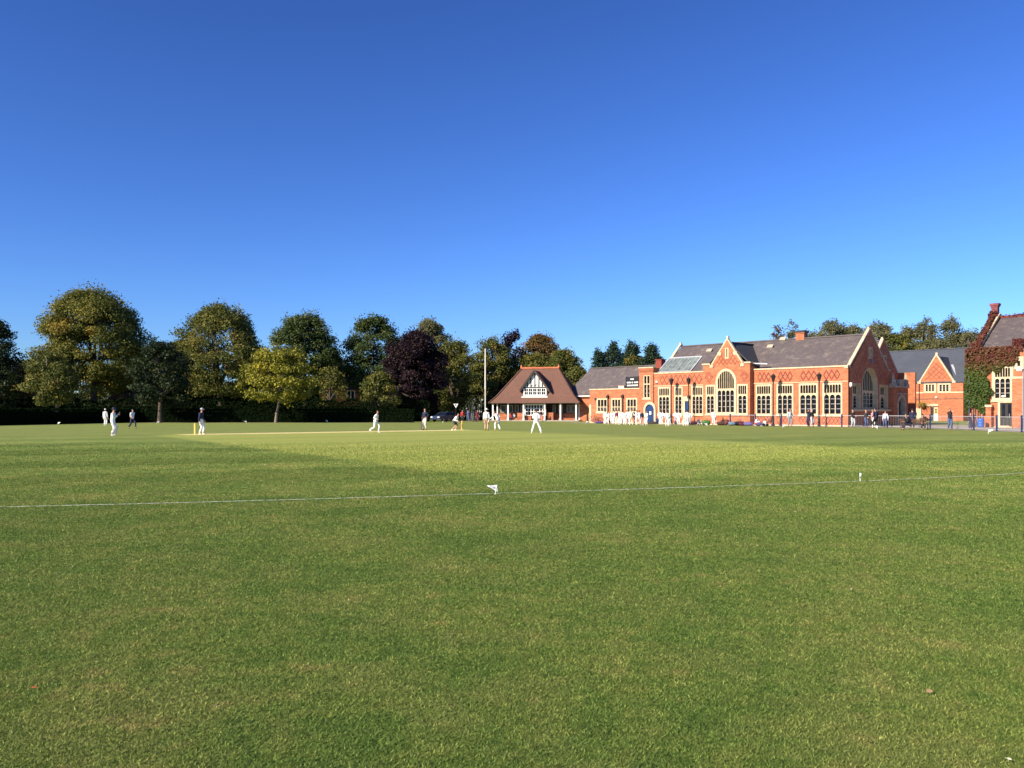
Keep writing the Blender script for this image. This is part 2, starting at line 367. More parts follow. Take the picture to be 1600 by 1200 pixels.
# ------------------------------------------------------------------ windows, diaper brick, frames
def arch(x0, x1, zs, rise, n=9, point=.0):
    cx, rx = (x0+x1)/2, (x1-x0)/2
    out = []
    for k in range(n+1):
        t = math.pi*k/n; c = math.cos(t)
        out.append((cx+rx*c, zs+rise*(math.sin(t)**(1-.25*point) if 0 < k < n else 0)))
    return out                                        # from right springing over to the left
def archpoly(x0, x1, z0, zs, rise, n=9): return [(x0, z0), (x1, z0)]+arch(x0, x1, zs, rise, n)
def rect(x0, x1, z0, z1): return [(x0, z0), (x1, z0), (x1, z1), (x0, z1)]
def window(parent, x0, x1, z0, z1, n, zt, fn=None, fr=.17, rise=None, ups=2, mul=.08, small=False, mats=None, lead=True, sill=True, deep=0):
    """stone window x0..x1, z0..z1 outside; n lights below transom zt, upright panels above; rise = head of a great arch"""
    mb = MB(); a, b = x0+fr, x1-fr; w = (b-a-(n-1)*mul)/n; holes = []; zb = z0+fr*.9
    zs = (z1-rise) if rise else None
    outer = archpoly(x0, x1, z0, zs, rise, 16) if rise else rect(x0, x1, z0, z1)
    for k in range(n):
        l = a+k*(w+mul); r = l+w
        holes.append(rect(l, r, zb, zt) if small else archpoly(l, r, zb, zt-w*.62, w*.5, 7))
    ztop = z1-fr*.9
    if zt < z1-.5 and not small:
        m2 = n*ups; mu = mul*.62; w2 = (b-a-(m2-1)*mu)/m2; cx = (x0+x1)/2
        for k in range(m2):
            l = a+k*(w2+mu); r = l+w2
            if rise:
                rx = (x1-x0)/2-fr; rr = rise-fr*.9
                f = lambda x: zs+rr*math.sqrt(max(0, 1-((x-cx)/rx)**2))
                lo = zt+.14
                if min(f(l+.01), f(r-.01)) < lo+.2 and max(f(l+.01), f(r-.01)) < lo+.35: continue
                holes.append([(l, lo), (r, lo)]+[(r+(l-r)*q/4, max(lo+.06, f(min(max(r+(l-r)*q/4, a+.03), b-.03))-.02)) for q in range(5)])
            else: holes.append(archpoly(l, r, zt+.12, ztop-w2*.5, w2*.4, 5))
    elif small and zt < z1-.5:
        for k in range(n):
            l = a+k*(w+mul); holes.append(rect(l, l+w, zt+mul, ztop))
    if deep:
        q = .07; inner = archpoly(x0+q, x1-q, z0+q, zs, rise-q, 16) if rise else rect(x0+q, x1-q, z0+q, z1-q)
        mb.panel(outer, [inner], -.05, deep+.06, fn); mb.panel([(u, z) for u, z in inner], holes, deep-.03, deep+.03, fn)
    else: mb.panel(outer, holes, -.05, .20, fn)
    if sill:
        F0 = fn or (lambda u, z, d: (u, d, z))
        c = [F0(u, z, d) for z in (z0-.12, z0+.07) for (u, d) in ((x0-.06, -.14), (x1+.06, -.14), (x1+.06, .03), (x0-.06, .03))]
        i = len(mb.v); mb.v += c
        for f in ((3, 2, 1, 0), (4, 5, 6, 7), (0, 1, 5, 4), (1, 2, 6, 5), (2, 3, 7, 6), (3, 0, 4, 7)): mb.f.append(tuple(i+k for k in f)); mb.m.append(0)
    wnd = mb.build('window', mats or STONE, parent)
    F0 = fn or (lambda u, z, d: (u, d, z)); pb = MB()
    zz = z1-.06
    po = archpoly(x0+.06, x1-.06, z0+.06, zs, rise-.06, 16) if rise else rect(x0+.06, x1-.06, z0+.06, zz)
    dp = deep+.035 if deep else .13; pb.face([F0(u, z, dp) for u, z in po])
    if lead:
        for k in range(n):
            l = a+k*(w+mul)
            nb = 4 if not small else 3
            for q in range(1, nb):
                z = zb+(zt-zb)*q/nb; pb.face([F0(u, v, dp-.012) for u, v in rect(l, l+w, z-.018, z+.018)], 1)
    pb.build('pane', [GLASS, GREYM if small else LEAD], wnd)
    return rect(x0+.05, x1-.05, z0+.05, z1-.05) if not rise else archpoly(x0+.05, x1-.05, z0+.05, zs, rise-.05, 16)
def diaper(mb, u0, u1, z0, z1, per, fn=None, m=1, d=-.006, wd=.085, clip=None):
    """crossing diagonals of dark brick, laid into the wall face"""
    fn = fn or (lambda u, z, dd: (u, dd, z)); n = max(1, round((u1-u0)/per)); per = (u1-u0)/n; h = z1-z0
    for k in range(n):
        for (a, b) in (((0, .5), (.5, 1)), ((.5, 1), (1, .5)), ((1, .5), (.5, 0)), ((.5, 0), (0, .5))):
            pa = Vector((u0+per*(k+a[0]), z0+h*a[1])); pb = Vector((u0+per*(k+b[0]), z0+h*b[1]))
            if clip and not (clip(*pa) and clip(*pb)): continue
            t = (pb-pa).normalized(); nn = Vector((-t.y, t.x))*wd/2; dd = d-.0008*((k*4+int(a[0]*2)) % 5)
            mb.face([fn(*(pa-nn), dd), fn(*(pb-nn), dd), fn(*(pb+nn), dd), fn(*(pa+nn), dd)], m)
def slab(mb, pts, t, m=0, m2=None):
    """roof slope: four corners, thickened downward"""
    pts = [Vector(p) for p in pts]; nrm = (pts[1]-pts[0]).cross(pts[3]-pts[0]).normalized()
    if nrm.z < 0: nrm = -nrm
    lo = [p-nrm*t for p in pts]; mb.face(pts, m); mb.face(lo[::-1], m)
    for i in range(len(pts)):
        j = (i+1) % len(pts); mb.face([pts[i], lo[i], lo[j], pts[j]], m if m2 is None else m2)

# ================================================================== assembly hall
hall = thing('brick_hall', 'long red brick hall with tall stone windows, slate roof and a great arched gable window', 'hall', H.o, TH)
EV = 6.0
XL = H.x(1022)                      # left end
hx = lambda px, y=0: H.x(px, y)
hz = lambda py, x, y=0: H.z(py, x, y)
wins = []
for (pa, pb_, nl) in ((1028.5, 1047.5, 3), (1053.7, 1067, 2), (1080.5, 1099.5, 3), (1181, 1206, 3), (1213.5, 1240, 3), (1248.5, 1278, 3), (1285.5, 1316.5, 3)):
    wins.append((hx(pa), hx(pb_), nl))
holes = []
WZ0, WZ1, WZT = 1.12, 4.42, 3.28
for a, b, nl in wins: holes.append(window(hall, a, b, WZ0, WZ1, nl, WZT))
da, db = hx(1067.6), hx(1078.6)
holes.append(rect(da+.2, db-.2, .02, 2.75))
mb = MB(); bx0, bx1 = hx(1098.5, -.72), hx(1171.8, -.72)
for k in range(len(wins)):          # left and right stretches of the long wall
    pass
mb.panel(rect(XL, bx0+.02, 0, EV), [h for h in holes if h[0][0] < bx0], 0, .4)
mb.panel(rect(bx1-.02, 0, 0, EV), [h for h in holes if h[0][0] > bx1], 0, .4)
mb.box(XL, -.4, 18.2, 18.5, 0, EV); mb.box(XL, XL+.35, .4, 18.2, 0, EV)
for (u0, u1) in ((XL+.9, hx(1096)), ): diaper(mb, u0, u1, 4.68, 5.78, .62)
for (pa, pb_) in ((1184, 1204), (1216, 1238), (1251, 1276), (1287, 1312)):
    diaper(mb, hx(pa), hx(pb_), 4.70, 5.74, .60)
    diaper(mb, hx(pa), hx(pb_), 4.86, 5.58, .60, wd=.05)
    diaper(mb, hx(pa)-.2, hx(pb_)+.2, .22, .92, .42, wd=.06)
diaper(mb, hx(1030), hx(1064), .22, .92, .42, wd=.06)
mb.build('wall', [BRICK, BRICK_DARK], hall)
mb = MB()                            # stone bands: plinth, sill string, head string, parapet coping
for a, b in ((XL, bx0-.01), (bx1+.01, -.01)):
    mb.box(a, b, -.06, .05, 0, .12); mb.box(a, b, -.09, .46, EV, EV+.14)
    mb.box(a, b, -.05, .05, 4.50, 4.58)
build_split(mb, 'stone_band', STONE, hall)
mb = MB(); mb.panel(rect(da, db, 0, 3.25), [rect(da+.25, db-.25, 0, 2.7)], -.06, .2)
drs = mb.build('door_surround', STONE, hall)
mb = MB(); mb.box(da+.25, db-.25, .08, .14, .05, 2.7)
for k in range(2): mb.box(da+.32+k*(db-da-.5)/2, da+.18+(k+1)*(db-da-.5)/2, .06, .08, .25, 2.5)
dr = mb.build('door', BLUEP, hall); tag(dr, 'dark blue hall door')
mb = MB(); mb.lathe([(.0, 0), (.04, .0), (.04, .05), (0, .05)], (db-.42, .03, 1.15), 8); mb.build('handle', LEAD, dr)
# gable end facing right-front: fn maps (w, z, depth) with depth inward (-x)
gf = lambda w, z, d: (-d, w, z)
gp = lambda px: H.y(px, 0)
GW = 10.3; AP = (5.2, 10.0)
gh = []
gh.append(window(hall, gp(1331.5), gp(1344), 1.72, 4.35, 2, 3.2, gf, fr=.2, sill=False, deep=.34))
gh.append(window(hall, gp(1346.6), gp(1371), 1.72, 6.05, 4, 3.55, gf, rise=2.0, fr=.26, sill=False, deep=.40))
gh.append(window(hall, gp(1374), gp(1387), 1.72, 4.35, 2, 3.2, gf, fr=.2, sill=False, deep=.34))
gh.append(window(hall, gp(1357), gp(1362.5), 7.0, 8.2, 2, 8.1, gf, fr=.14, mul=.1, sill=False, lead=False))
mb = MB()
def gclip(w, z): return not (gp(1346) < w < gp(1371.5) and z < 6.3) and z < 9.2-abs(w-5.2)*.98 and not (4.6 < w < 5.8 and z > 6.8)
mb.panel([(0.01, 0), (GW, 0), (GW, 5.9), (9.6, 5.9), AP, (.8, 5.9), (0.01, 5.9)], gh, 0, .4, gf)
for zz in (4.7, 5.6, 6.5, 7.4): diaper(mb, 1.2, 9.2, zz, zz+.9, .72, gf, clip=gclip, wd=.07)
diaper(mb, .5, 9.8, .25, 1.0, .5, gf, wd=.06)
mb.build('gable_wall', [BRICK, BRICK_DARK], hall)
mb = MB(); i = gp(1331); j = gp(1389)
mb.bar((.07, i-.2, 1.62), (.07, j+.2, 1.62), .22, .2); mb.bar((.03, 0.3, .06), (.03, GW, .06), .1, .12)
build_split(mb, 'sill', STONE, hall)
def coping(parent, x, y0, ya, y1, ze, za, kn=.5, w=.34, h=.15, mat=STONE_PALE):
    mb = MB(); mb.bar((x, y0+kn*.6, ze+.02), (x, ya, za+.12), w, h); mb.bar((x-.004, y1-kn*.6, ze+.02), (x-.004, ya, za+.115), w, h)
    mb.box(x-w*.56, x+w*.56, y0-.12, y0+kn+.1, ze-.12, ze+.1); mb.box(x-w*.56, x+w*.56, y1-kn-.1, y1+.12, ze-.12, ze+.1)
    mb.box(x-w*.3, x+w*.3, ya-.11, ya+.11, za+.0, za+.34)
    return mb.build('coping', mat, parent)
coping(hall, -.2, 0.05, 5.2, GW, 5.95, 10.0)
coping(hall, XL+.2, .9, 5.2, GW, 6.05, 9.75)
mb = MB(); mb.lathe([(.0, 0), (.26, 0), (.26, .04), (0, .04)], (0, 0, 0), 14); pl = mb.build('plaque', BLUEP, hall); pl.location = (.02, 5.45, 6.75); pl.rotation_euler = (0, R(90), 0)
# roofs
RZ = 9.55
mb = MB(); x0, x1 = XL+.35, -.42
slab(mb, [(x0, .45, 5.95), (x1, .45, 5.95), (x1, 5.2, RZ), (x0, 5.2, RZ)], .15)
slab(mb, [(x0, 5.2, RZ), (x1, 5.2, RZ), (x1, 10.2, 5.7), (x0, 10.2, 5.7)], .15)
slab(mb, [(x0, 9.9, 5.7), (-2.7, 9.9, 5.7), (-2.7, 14.2, RZ), (x0, 14.2, RZ)], .15)
slab(mb, [(x0, 14.2, RZ), (-2.7, 14.2, RZ), (-2.7, 18.6, 5.8), (x0, 18.6, 5.8)], .15)
mb.bar((x0, 5.2, RZ+.04), (x1, 5.2, RZ+.04), .3, .14); mb.bar((x0, 14.2, RZ+.04), (-2.7, 14.2, RZ+.04), .3, .14)
roof = mb.build('roof', SLATE, hall)
mb = MB()                            # patent glazing and small roof vents on the front slope
def rp(x, t, off=.05): return Vector((x, .45+4.75*t, 5.95+(RZ-5.95)*t))+Vector((0, -.604, .797))*off
def rx(px, py):                      # point of the front slope seen at (px, py)
    best = None
    for k in range(101):
        t = k/100; y = .45+4.75*t; x = H.x(px, y); e = abs(H.z(py, x, y)-(5.95+(RZ-5.95)*t))
        if best is None or e < best[0]: best = (e, x, t)
    return best[1], best[2]
g0, g1 = rx(1040, 582), rx(1092, 562)
xa, xb = rx(1046, 572)[0]-.9, rx(1086, 572)[0]
ta, tb = .06, .56
mb.face([rp(xa, ta, .06), rp(xb, ta, .06), rp(xb, tb, .06), rp(xa, tb, .06)])
nb = 9
for k in range(nb+1):
    x = xa+(xb-xa)*k/nb; mb.bar(rp(x, ta, .09), rp(x, tb, .09), .035 if k % nb else .12, .05, 1, (0, -.6, .8))
mb.bar(rp(xa, tb, .1), rp(xb, tb, .1), .16, .08, 1, (0, -.6, .8)); mb.bar(rp(xa, ta, .1), rp(xb, ta, .1), .08, .06, 1, (0, -.6, .8))
mb.build('roof_light', [ROOFGLASS, LEAD], roof)
for px, py in ((1109, 549), (1204, 543), (1224, 517.5)):
    x, t = rx(px, py); mb = MB()
    mb.box(-.32, .32, -.2, .2, 0, .16); mb.bar((0, -.25, .16), (0, .22, .26), .72, .04)
    v = mb.build('roof_vent', STONE_OLD, roof); v.location = rp(x, t, 0); v.rotation_euler = (R(37), 0, 0)
cx, ct = rx(1252, 531); mb = MB()
mb.box(-.5, .5, -.4, .4, -.4, .98); mb.box(-.57, .57, -.48, .48, .84, .95); mb.box(-.62, .62, -.54, .54, .95, 1.1, 1); mb.box(-.5, -.1, -.2, .2, 1.1, 1.2, 1); mb.box(.1, .5, -.2, .2, 1.1, 1.2, 1)
ch = mb.build('chimney', [BRICK, BLACK], roof); ch.location = (H.x(1252.5, 5.4), 5.4, RZ-.25)
# the projecting bay with the great window
BY = -.72; bm = (bx0+bx1)/2
ax = hx(1136, BY); az = hz(530.5, ax, BY)
sh0, sh1 = hx(1112, BY), hx(1160, BY); shz = 6.75
fb = lambda u, z, d: (u, BY+d, z)
bh = []
bh.append(window(hall, hx(1103, BY), hx(1117.6, BY), WZ0+.05, WZ1+.08, 2, WZT, fb))
bh.append(window(hall, hx(1118.4, BY), hx(1150.6, BY), WZ0+.05, 6.25, 4, 3.9, fb, rise=1.5, fr=.28))
bh.append(window(hall, hx(1152, BY), hx(1168.6, BY), WZ0+.05, WZ1+.08, 2, WZT, fb))
bh.append(window(hall, ax-.22, ax+.22, 7.35, 8.55, 1, 8.5, fb, fr=.15, sill=False, lead=False))
mb = MB(); mb.panel([(bx0, 0), (bx1, 0), (bx1, shz), (sh1, shz), (ax, az), (sh0, shz), (bx0, shz)], bh, 0, .38, fb)
mb.box(bx1-.38, bx1-.002, BY+.38, .3, 0, shz); mb.box(bx0+.002, bx0+.38, BY+.38, .3, 0, shz)
mb.box(bx0+.1, bx0+.38, .3, 2.2, EV-.2, shz-.01); mb.box(bx1-.38, bx1-.1, .3, 2.2, EV-.2, shz-.01)
def bclip(u, z):
    if abs(u-ax) < .45 and z > 7.1: return False
    if abs(u-ax) < 1.62 and z < 6.4: return False
    return (z < shz+.1 and bx0+.2 < u < bx1-.2 and (z > 4.6 or z < 1.1)) or z < shz+(az-shz)*(1-abs(u-ax)/(sh1-ax))-.35
for zz in (6.35, 7.05, 7.75, 8.45): diaper(mb, ax-2.0, ax+2.0, zz, zz+.7, .5, fb, clip=bclip, wd=.07)
for s in (hx(1108, BY), hx(1163, BY)):
    diaper(mb, s-.5, s+.5, 4.8, 5.9, 1.0, fb, wd=.09); diaper(mb, s-.28, s+.28, 5.05, 5.65, .56, fb, wd=.08)
mb.build('bay_wall', [BRICK, BRICK_DARK], hall)
mb = MB(); yc = BY+.16
for s, e in ((sh0, bx0), (sh1, bx1)):
    sg = 1 if e > s else -1
    mb.bar((s, yc, shz+.05), (ax, yc-.003*sg, az+.1), .34, .14)
    mb.box(min(s, e)-(.1 if sg < 0 else -.2), max(s, e)+(.1 if sg > 0 else -.2), BY-.1, BY+.45, shz-.0, shz+.16)
    mb.box(s-.2, s+.2, BY-.10, BY+.3, shz-.32, shz-.0)
    q = ax+sg*1.0; mb.face([(q-.22, BY-.02, 7.75), (q+.22, BY-.02, 7.75), (q+.22, BY-.02, 8.1), (q-.22, BY-.02, 8.1)])
mb.box(ax-.12, ax+.12, yc-.12, yc+.12, az+.1, az+.40)
mb.box(bx0-.03, bx1+.03, BY-.06, BY+.1, 0, .12)
build_split(mb, 'bay_coping', STONE, hall)
mb = MB(); bz = az-.3; by1 = 5.1
e0, e1 = bx0+.15, bx1-.15; ez = shz-.02
slab(mb, [(ax, BY+.4, bz), (ax, by1, bz), (e1+.3, 1.4, ez-.25), (e1+.3, BY+.4, ez-.25)], .12)
slab(mb, [(ax, BY+.4, bz), (ax, by1, bz), (e0-.3, 1.4, ez-.25), (e0-.3, BY+.4, ez-.25)], .12)
mb.bar((ax, BY+.4, bz+.03), (ax, by1, bz+.03), .26, .12)
mb.build('bay_roof', SLATE_DARK, hall)
mb = MB(); mb.bar((ax+.15, by1+.02, bz+.06), (e1+.45, 1.5, ez-.10), .34, .1); mb.bar((e1+.1, .1, ez+.02), (e1+1.7, .25, ez-.1), .14, .12)
build_split(mb, 'valley_flashing', LEAD, hall)
# second gable, set back on the right, and the porch
G2 = -2.3; g2f = lambda w, z, d: (G2-d, w, z)
mb = MB(); mb.panel([(10.31, 0), (18.6, 0), (18.6, 5.8), (18.1, 5.8), (14.2, 9.65), (10.4, 5.8), (10.31, 5.8)], [], 0, .4, g2f)
mb.build('rear_gable_wall', BRICK, hall)
coping(hall, G2-.2, 10.2, 14.2, 18.7, 5.8, 9.6)
hw2 = window(hall, 13.6, 14.8, 6.7, 7.9, 2, 7.8, g2f, fr=.18, sill=False, lead=False)
PX = .45; pa, pb2 = GW-.25, GW+3.6; pf = lambda w, z, d: (PX-d, w, z); pm = (pa+pb2)/2+.1
mb = MB(); mb.panel(rect(pa, pb2, 0, 4.1), [archpoly(pm-.95, pm+.95, 0, 2.35, .85)], 0, .4, pf)
mb.box(-2.2, PX-.4, pa, pa+.38, 0, 4.1); mb.box(-2.2, PX-.4, pb2-.38, pb2, 0, 4.1); mb.box(-2.2, PX-.4, pa+.38, pb2-.38, 3.9, 4.08)
por = mb.build('porch', BRICK, hall)
mb = MB(); mb.panel(archpoly(pm-1.15, pm+1.15, 0, 2.4, 1.0), [archpoly(pm-.85, pm+.85, -.0, 2.3, .75)], -.08, .45, pf)
mb.box(PX-.5, PX+.12, pa-.1, pb2+.1, 4.1, 4.3); mb.box(PX-.36, PX+.1, pm-1.3, pm+1.3, 3.4, 3.52)
for w in (pa+.2, pb2-.2):
    mb.box(PX-.45, PX+.1, w-.28, w+.28, 4.3, 4.55); mb.lathe([(.3, 0), (.3, .35), (.18, .5), (.12, .9), (0, 1.15)], (PX-.18, w, 4.55), 4)
mb.box(PX-.4, PX+.06, pm-.6, pm+.6, 4.3, 5.0); mb.build('porch_arch', STONE_OLD, por)
mb = MB(); mb.box(-.5, -.42, pm-1, pm+1, 0, 3.0); mb.box(-.42, -.40, pm-.7, pm-.1, .3, 2.6, 1); mb.box(-.42, -.40, pm+.1, pm+.7, .3, 2.6, 1); d2 = mb.build('door', [BLACKW, GLASS], por)
mb = MB(); mb.box(-.40, -.392, pm-.55, pm-.25, 1.35, 1.75); tag(mb.build('notice', WHITE, d2), 'white paper notice on the porch door')
mb = MB(); mb.box(PX, PX+.7, pm-1.3, pm+1.3, 0, .14); mb.build('step', STONE_OLD, por)
mb = MB(); mb.box(.01, .22, .25, .55, 4.05, 4.4); mb.box(.0, .1, .3, .5, 3.95, 4.05); mb.build('floodlight', WHITE, hall)

# ================================================================== low flat roofed wing with a stair turret
wing = thing('low_brick_wing', 'low flat roofed brick wing with a square turret over a blue arched door', 'building', H.w(XL, 0), TH)
wx = lambda px, y=0: H.x(px, y)-XL
W0 = wx(921.5); TX0, TX1 = wx(999.5), wx(1021.5)
WZ = 4.25; wh = []
for a, b in ((932.5, 950), (955.2, 971.3), (978.8, 996)):
    wh.append(window(wing, wx(a), wx(b), 1.35, 3.15, 3, 2.0, fr=.2, small=True, mul=.1))
mb = MB(); mb.panel(rect(W0, TX0, 0, WZ), wh, 0, .38); mb.box(W0, W0+.38, .38, 6, 0, WZ); mb.box(W0+.4, TX0, .38, 6, WZ-.5, WZ-.2)
mb.build('wall', BRICK, wing)
mb = MB(); mb.box(W0-.06, TX0-.01, -.08, .46, WZ, WZ+.13); mb.box(W0-.06, W0+.46, .46, 6, WZ, WZ+.13); mb.box(W0-.05, TX1, -.06, .04, 0, .15); mb.box(W0-.05, W0+.28, -.05, .1, .15, 2.4)
build_split(mb, 'stone_band', STONE, wing)
TZ = 6.75; th = [window(wing, TX0+.55, TX1-.42, 3.05, 5.95, 2, 4.75, fr=.17, small=True, mul=.12)]
dm = wx(1016.2)-.02; th.append(archpoly(dm-.66, dm+.66, .02, 1.75, .66, 10))
tf = lambda u, z, d: (u, -.12+d, z)
th2 = [[(u, z) for u, z in L] for L in th]
mb = MB(); mb.panel(rect(TX0, TX1, 0, TZ), th2, -.1, .28); mb.box(TX0, TX0+.38, .28, 3, 0, TZ); mb.box(TX1-.38, TX1, .28, 3, 0, TZ); mb.box(TX0+.38, TX1-.38, 2.7, 3, 0, TZ); mb.box(TX0+.3, TX1-.3, .2, 2.8, TZ-.4, TZ-.1)
for k in range(4): mb.box(TX0-.06, TX1+.06, -.17+.012*k, -.1, TZ-.45+.1*k, TZ-.4+.1*k)
mb.build('turret', BRICK, wing)
mb = MB(); mb.box(TX0-.05, TX1+.05, -.18, .35, TZ, TZ+.12); mb.panel(archpoly(dm-.9, dm+.9, 0, 1.75, .92, 12), [archpoly(dm-.64, dm+.64, -.0, 1.72, .64, 10)], -.16, .1); build_split(mb, 'door_surround', STONE, wing)
mb = MB(); mb.panel(archpoly(dm-.66, dm+.66, .05, 1.74, .66, 10), [], .0, .06)
for k in range(-2, 3): mb.box(dm+k*.24-.012, dm+k*.24+.012, -.012, .0, .1, 1.9)
dr = mb.build('door', BLUEP, wing); tag(dr, 'blue round headed plank door')
mb = MB(); mb.box(dm-.1, dm+.16, -.03, -.014, 1.1, 1.5); tag(mb.build('notice', WHITE, dr), 'white paper notice on the blue door')
mb = MB(); mb.box(dm-.9, dm+.9, -.75, -.17, 0, .14); mb.build('step', STONE_OLD, wing)
for px in (950.4, 973.6):
    x = wx(px); mb = MB(); mb.tube([(x, -.12, .05), (x, -.12, 3.2)], .06, 8); mb.box(x-.16, x+.16, -.26, -.02, 3.2, 3.5); mb.bar((x, -.1, 3.5), (x, -.02, 3.62), .1, .1)
    for z in (.8, 2.2): mb.box(x-.09, x+.09, -.17, -.04, z, z+.05)
    mb.build('downpipe', BLACK, wing)
mb = MB(); mb.box(W0+.9, W0+1.2, -.12, .02, 2.95, 3.2); mb.build('wall_lamp', BLACK, wing)
mb = MB(); mb.box(TX1+.35, TX1+.6, -.1, .02, 4.85, 5.15); mb.box(TX1+.35, TX1+.6, -.105, -.1, 4.85, 4.97, 1); mb.build('alarm_box', [WHITE, plain('red paint', (.4, .03, .02))], wing)
# rear hall roof behind the wing
RH = Frame(1003, 117)
rear = thing('slate_roofed_hall', 'long plain hall with brown slate roof behind the low brick wing', 'hall', RH.o, TH)
L0 = RH.x(893, 0)-1
mb = MB(); mb.box(L0, .6, .3, 8, 0, 4.1); mb.build('wall', BRICK, rear)
mb = MB(); slab(mb, [(L0-.3, -.1, 3.95), (.6, -.1, 3.95), (.6, 4.6, 8.15), (L0+.9, 4.6, 8.15)], .16); slab(mb, [(L0+.9, 4.6, 8.15), (.6, 4.6, 8.15), (.6, 9.2, 3.95), (L0-.3, 9.2, 3.95)], .16)
mb.bar((L0+.9, 4.6, 8.2), (.6, 4.6, 8.2), .3, .14); rroof = mb.build('roof', SLATE, rear)
mb = MB(); mb.box(-.6, .4, 4, 5, 7.6, 8.9); mb.box(-.7, .5, 3.9, 5.1, 8.9, 9.0); mb.build('chimney', BRICK_DARK, rroof)
mb = MB(); mb.box(L0-.3, .6, -.28, -.12, 3.7, 3.84); mb.build('gutter', WHITE, rear)
# scoreboard on the wing's roof, hung in front of the slates
bx, by = wx(988.2, .6), .6
sb = thing('scoreboard', 'black cricket scoreboard with three rows of white number plates above the low wing parapet', 'scoreboard', H.w(XL+bx, by), TH)
z0, z1 = 4.36, H.z(588.5, XL+bx, by)
mb = MB(); hwid = .98; mb.box(-hwid, hwid, -.04, .04, z0, z1); mb.box(-hwid-.05, -hwid, -.06, .06, z0-.05, z1+.05); mb.box(hwid, hwid+.05, -.06, .06, z0-.05, z1+.05)
mb.build('board', BLACK, sb)
hh = z1-z0
for zc, cells in ((.78, ((-.16, .17), (.12, .17))), (.50, ((-.72, .16), (-.48, .16), (-.3, .13), (.02, .15), (.4, .16), (.62, .16), (.82, .14))), (.25, ((-.7, .15), (-.45, .17), (-.2, .14), (.06, .17), (.3, .15), (.55, .17), (.78, .16)))):
    for cxx, ww in cells:
        mb = MB(); mb.box(cxx-ww*.62, cxx+ww*.62, -.055, -.041, z0+hh*zc-.075, z0+hh*zc+.085); mb.build('number_plate', WHITE, sb)
for s in (-.7, .7):
    mb = MB(); mb.bar((s, .05, z1-.2), (s, .9, z0-.2), .06, .06); mb.bar((s, .08, z0-.3), (s, .08, z1), .06, .06); mb.build('strut', BLACKW, sb)
hb = thing('roof_hatch', 'cream box hatch on the flat roof of the low wing, left of the scoreboard', 'hatch', H.w(XL+wx(973, .8), .8, WZ-.2), TH)
mb = MB(); mb.box(-.42, .42, -.3, .3, -.05, .62); mb.build('box', plain('cream paint', (.72, .66, .46)), hb)
mb = MB(); mb.box(-.48, .48, -.36, .36, .62, .68); mb.build('lid', STONE, hb)

# ================================================================== gabled block at the back right
blk = thing('gabled_brick_block', 'two storey brick block with a steep plain gable over small stone windows', 'building', S.o, TH)
sx = lambda px, y=0: S.x(px, y)
sz = lambda py, px, y=0: S.z(py, S.x(px, y), y)
SL = sx(1415); ga, gb, gx = sx(1437.5), sx(1489.5), sx(1463.2)
EZ = 6.0; GA = sz(555, 1463)
sh = []
sh.append(window(blk, sx(1443.5), sx(1462.8), sz(614, 1453), sz(599.2, 1453), 3, sz(601, 1453), fr=.3, small=True, mul=.16, sill=False))
sh.append(window(blk, sx(1465), sx(1485.5), sz(614, 1475), sz(599, 1475), 3, sz(601, 1475), fr=.3, small=True, mul=.16, sill=False))
lw0, lw1 = sx(1415.6), sx(1425.8)
sh.append(window(blk, lw0, lw1, 3.6, 6.75, 1, 5.6, fr=.2, rise=.6, sill=False))
d0, d1 = sx(1454), sx(1465.5)
sh.append(rect(d0, d1, .02, 2.2))
mb = MB(); mb.panel([(SL, 0), (0, 0), (0, EZ), (gb, EZ), (gx, GA), (ga, EZ), (lw1+.15, EZ), (lw1+.15, 6.85), (SL, 6.85)], sh, 0, .4)
for zz in (6.4, 7.2, 8.0, 8.8): diaper(mb, ga+.4, gb-.4, zz, zz+.8, .75, clip=lambda u, z: z < EZ+(GA-EZ)*(1-abs(u-gx)/(gb-gx))-.4, wd=.07)
mb.box(-.4, 0, .4, 14, 0, EZ)
mb.build('wall', [BRICK, BRICK_DARK], blk)
mb = MB(); s1 = sz(612.5, 1480)
mb.box(SL, lw0-.02, -.05, .02, s1-.16, s1+.05)
for a, b in ((lw1+.02, sx(1443.2)), (sx(1485.8), .03)): mb.box(a, b, -.05, .02, s1-.16, s1+.05)
mb.box(sx(1445), sx(1466.5), -.12, .05, 2.3, 2.62)
mb.bar((ga-.1, .18, EZ+.05), (gx, .18, GA+.1), .5, .2); mb.bar((gb+.1, .183, EZ+.05), (gx, .183, GA+.1), .5, .2); mb.box(ga-.35, ga+.15, -.12, .5, EZ-.2, EZ+.15); mb.box(gb-.15, gb+.35, -.12, .5, EZ-.2, EZ+.15)
mb.box(gx-.16, gx+.16, .02, .34, GA+.1, GA+.4)
build_split(mb, 'stone_band', STONE, blk)
mb = MB(); mb.box(d0+.05, (d0+d1)/2-.1, .1, .16, 0, 2.15); mb.box((d0+d1)/2-.1, d1-.03, .1, .16, .0, 1.05, 1); mb.box((d0+d1)/2-.1, d1-.03, .1, .16, 1.05, 2.15, 2)
for z in (1.25, 1.6): mb.box((d0+d1)/2+.1, d1-.2, .09, .1, z, z+.22, 3)
mb.build('door', [BLACKW, WHITE, WILLOW, GLASS], blk)
mb = MB(); mb.box(sx(1430), sx(1490), -.012, -.004, 3.35, 3.43); mb.box(sx(1490), -.05, -.012, -.004, 3.35, 3.43); mb.build('cable', BLACK, blk)
mb = MB(); mb.box(sx(1463)-.12, sx(1463)+.12, -.15, 0, 3.55, 3.75); mb.build('wall_lamp', WHITE, blk)
for px in (1436.5,):
    x = sx(px); mb = MB(); mb.tube([(x, -.1, 0), (x, -.1, EZ-.2)], .055, 6); mb.build('downpipe', BLACK, blk)
BRZ = sz(546, 1470, 7)
mb = MB()
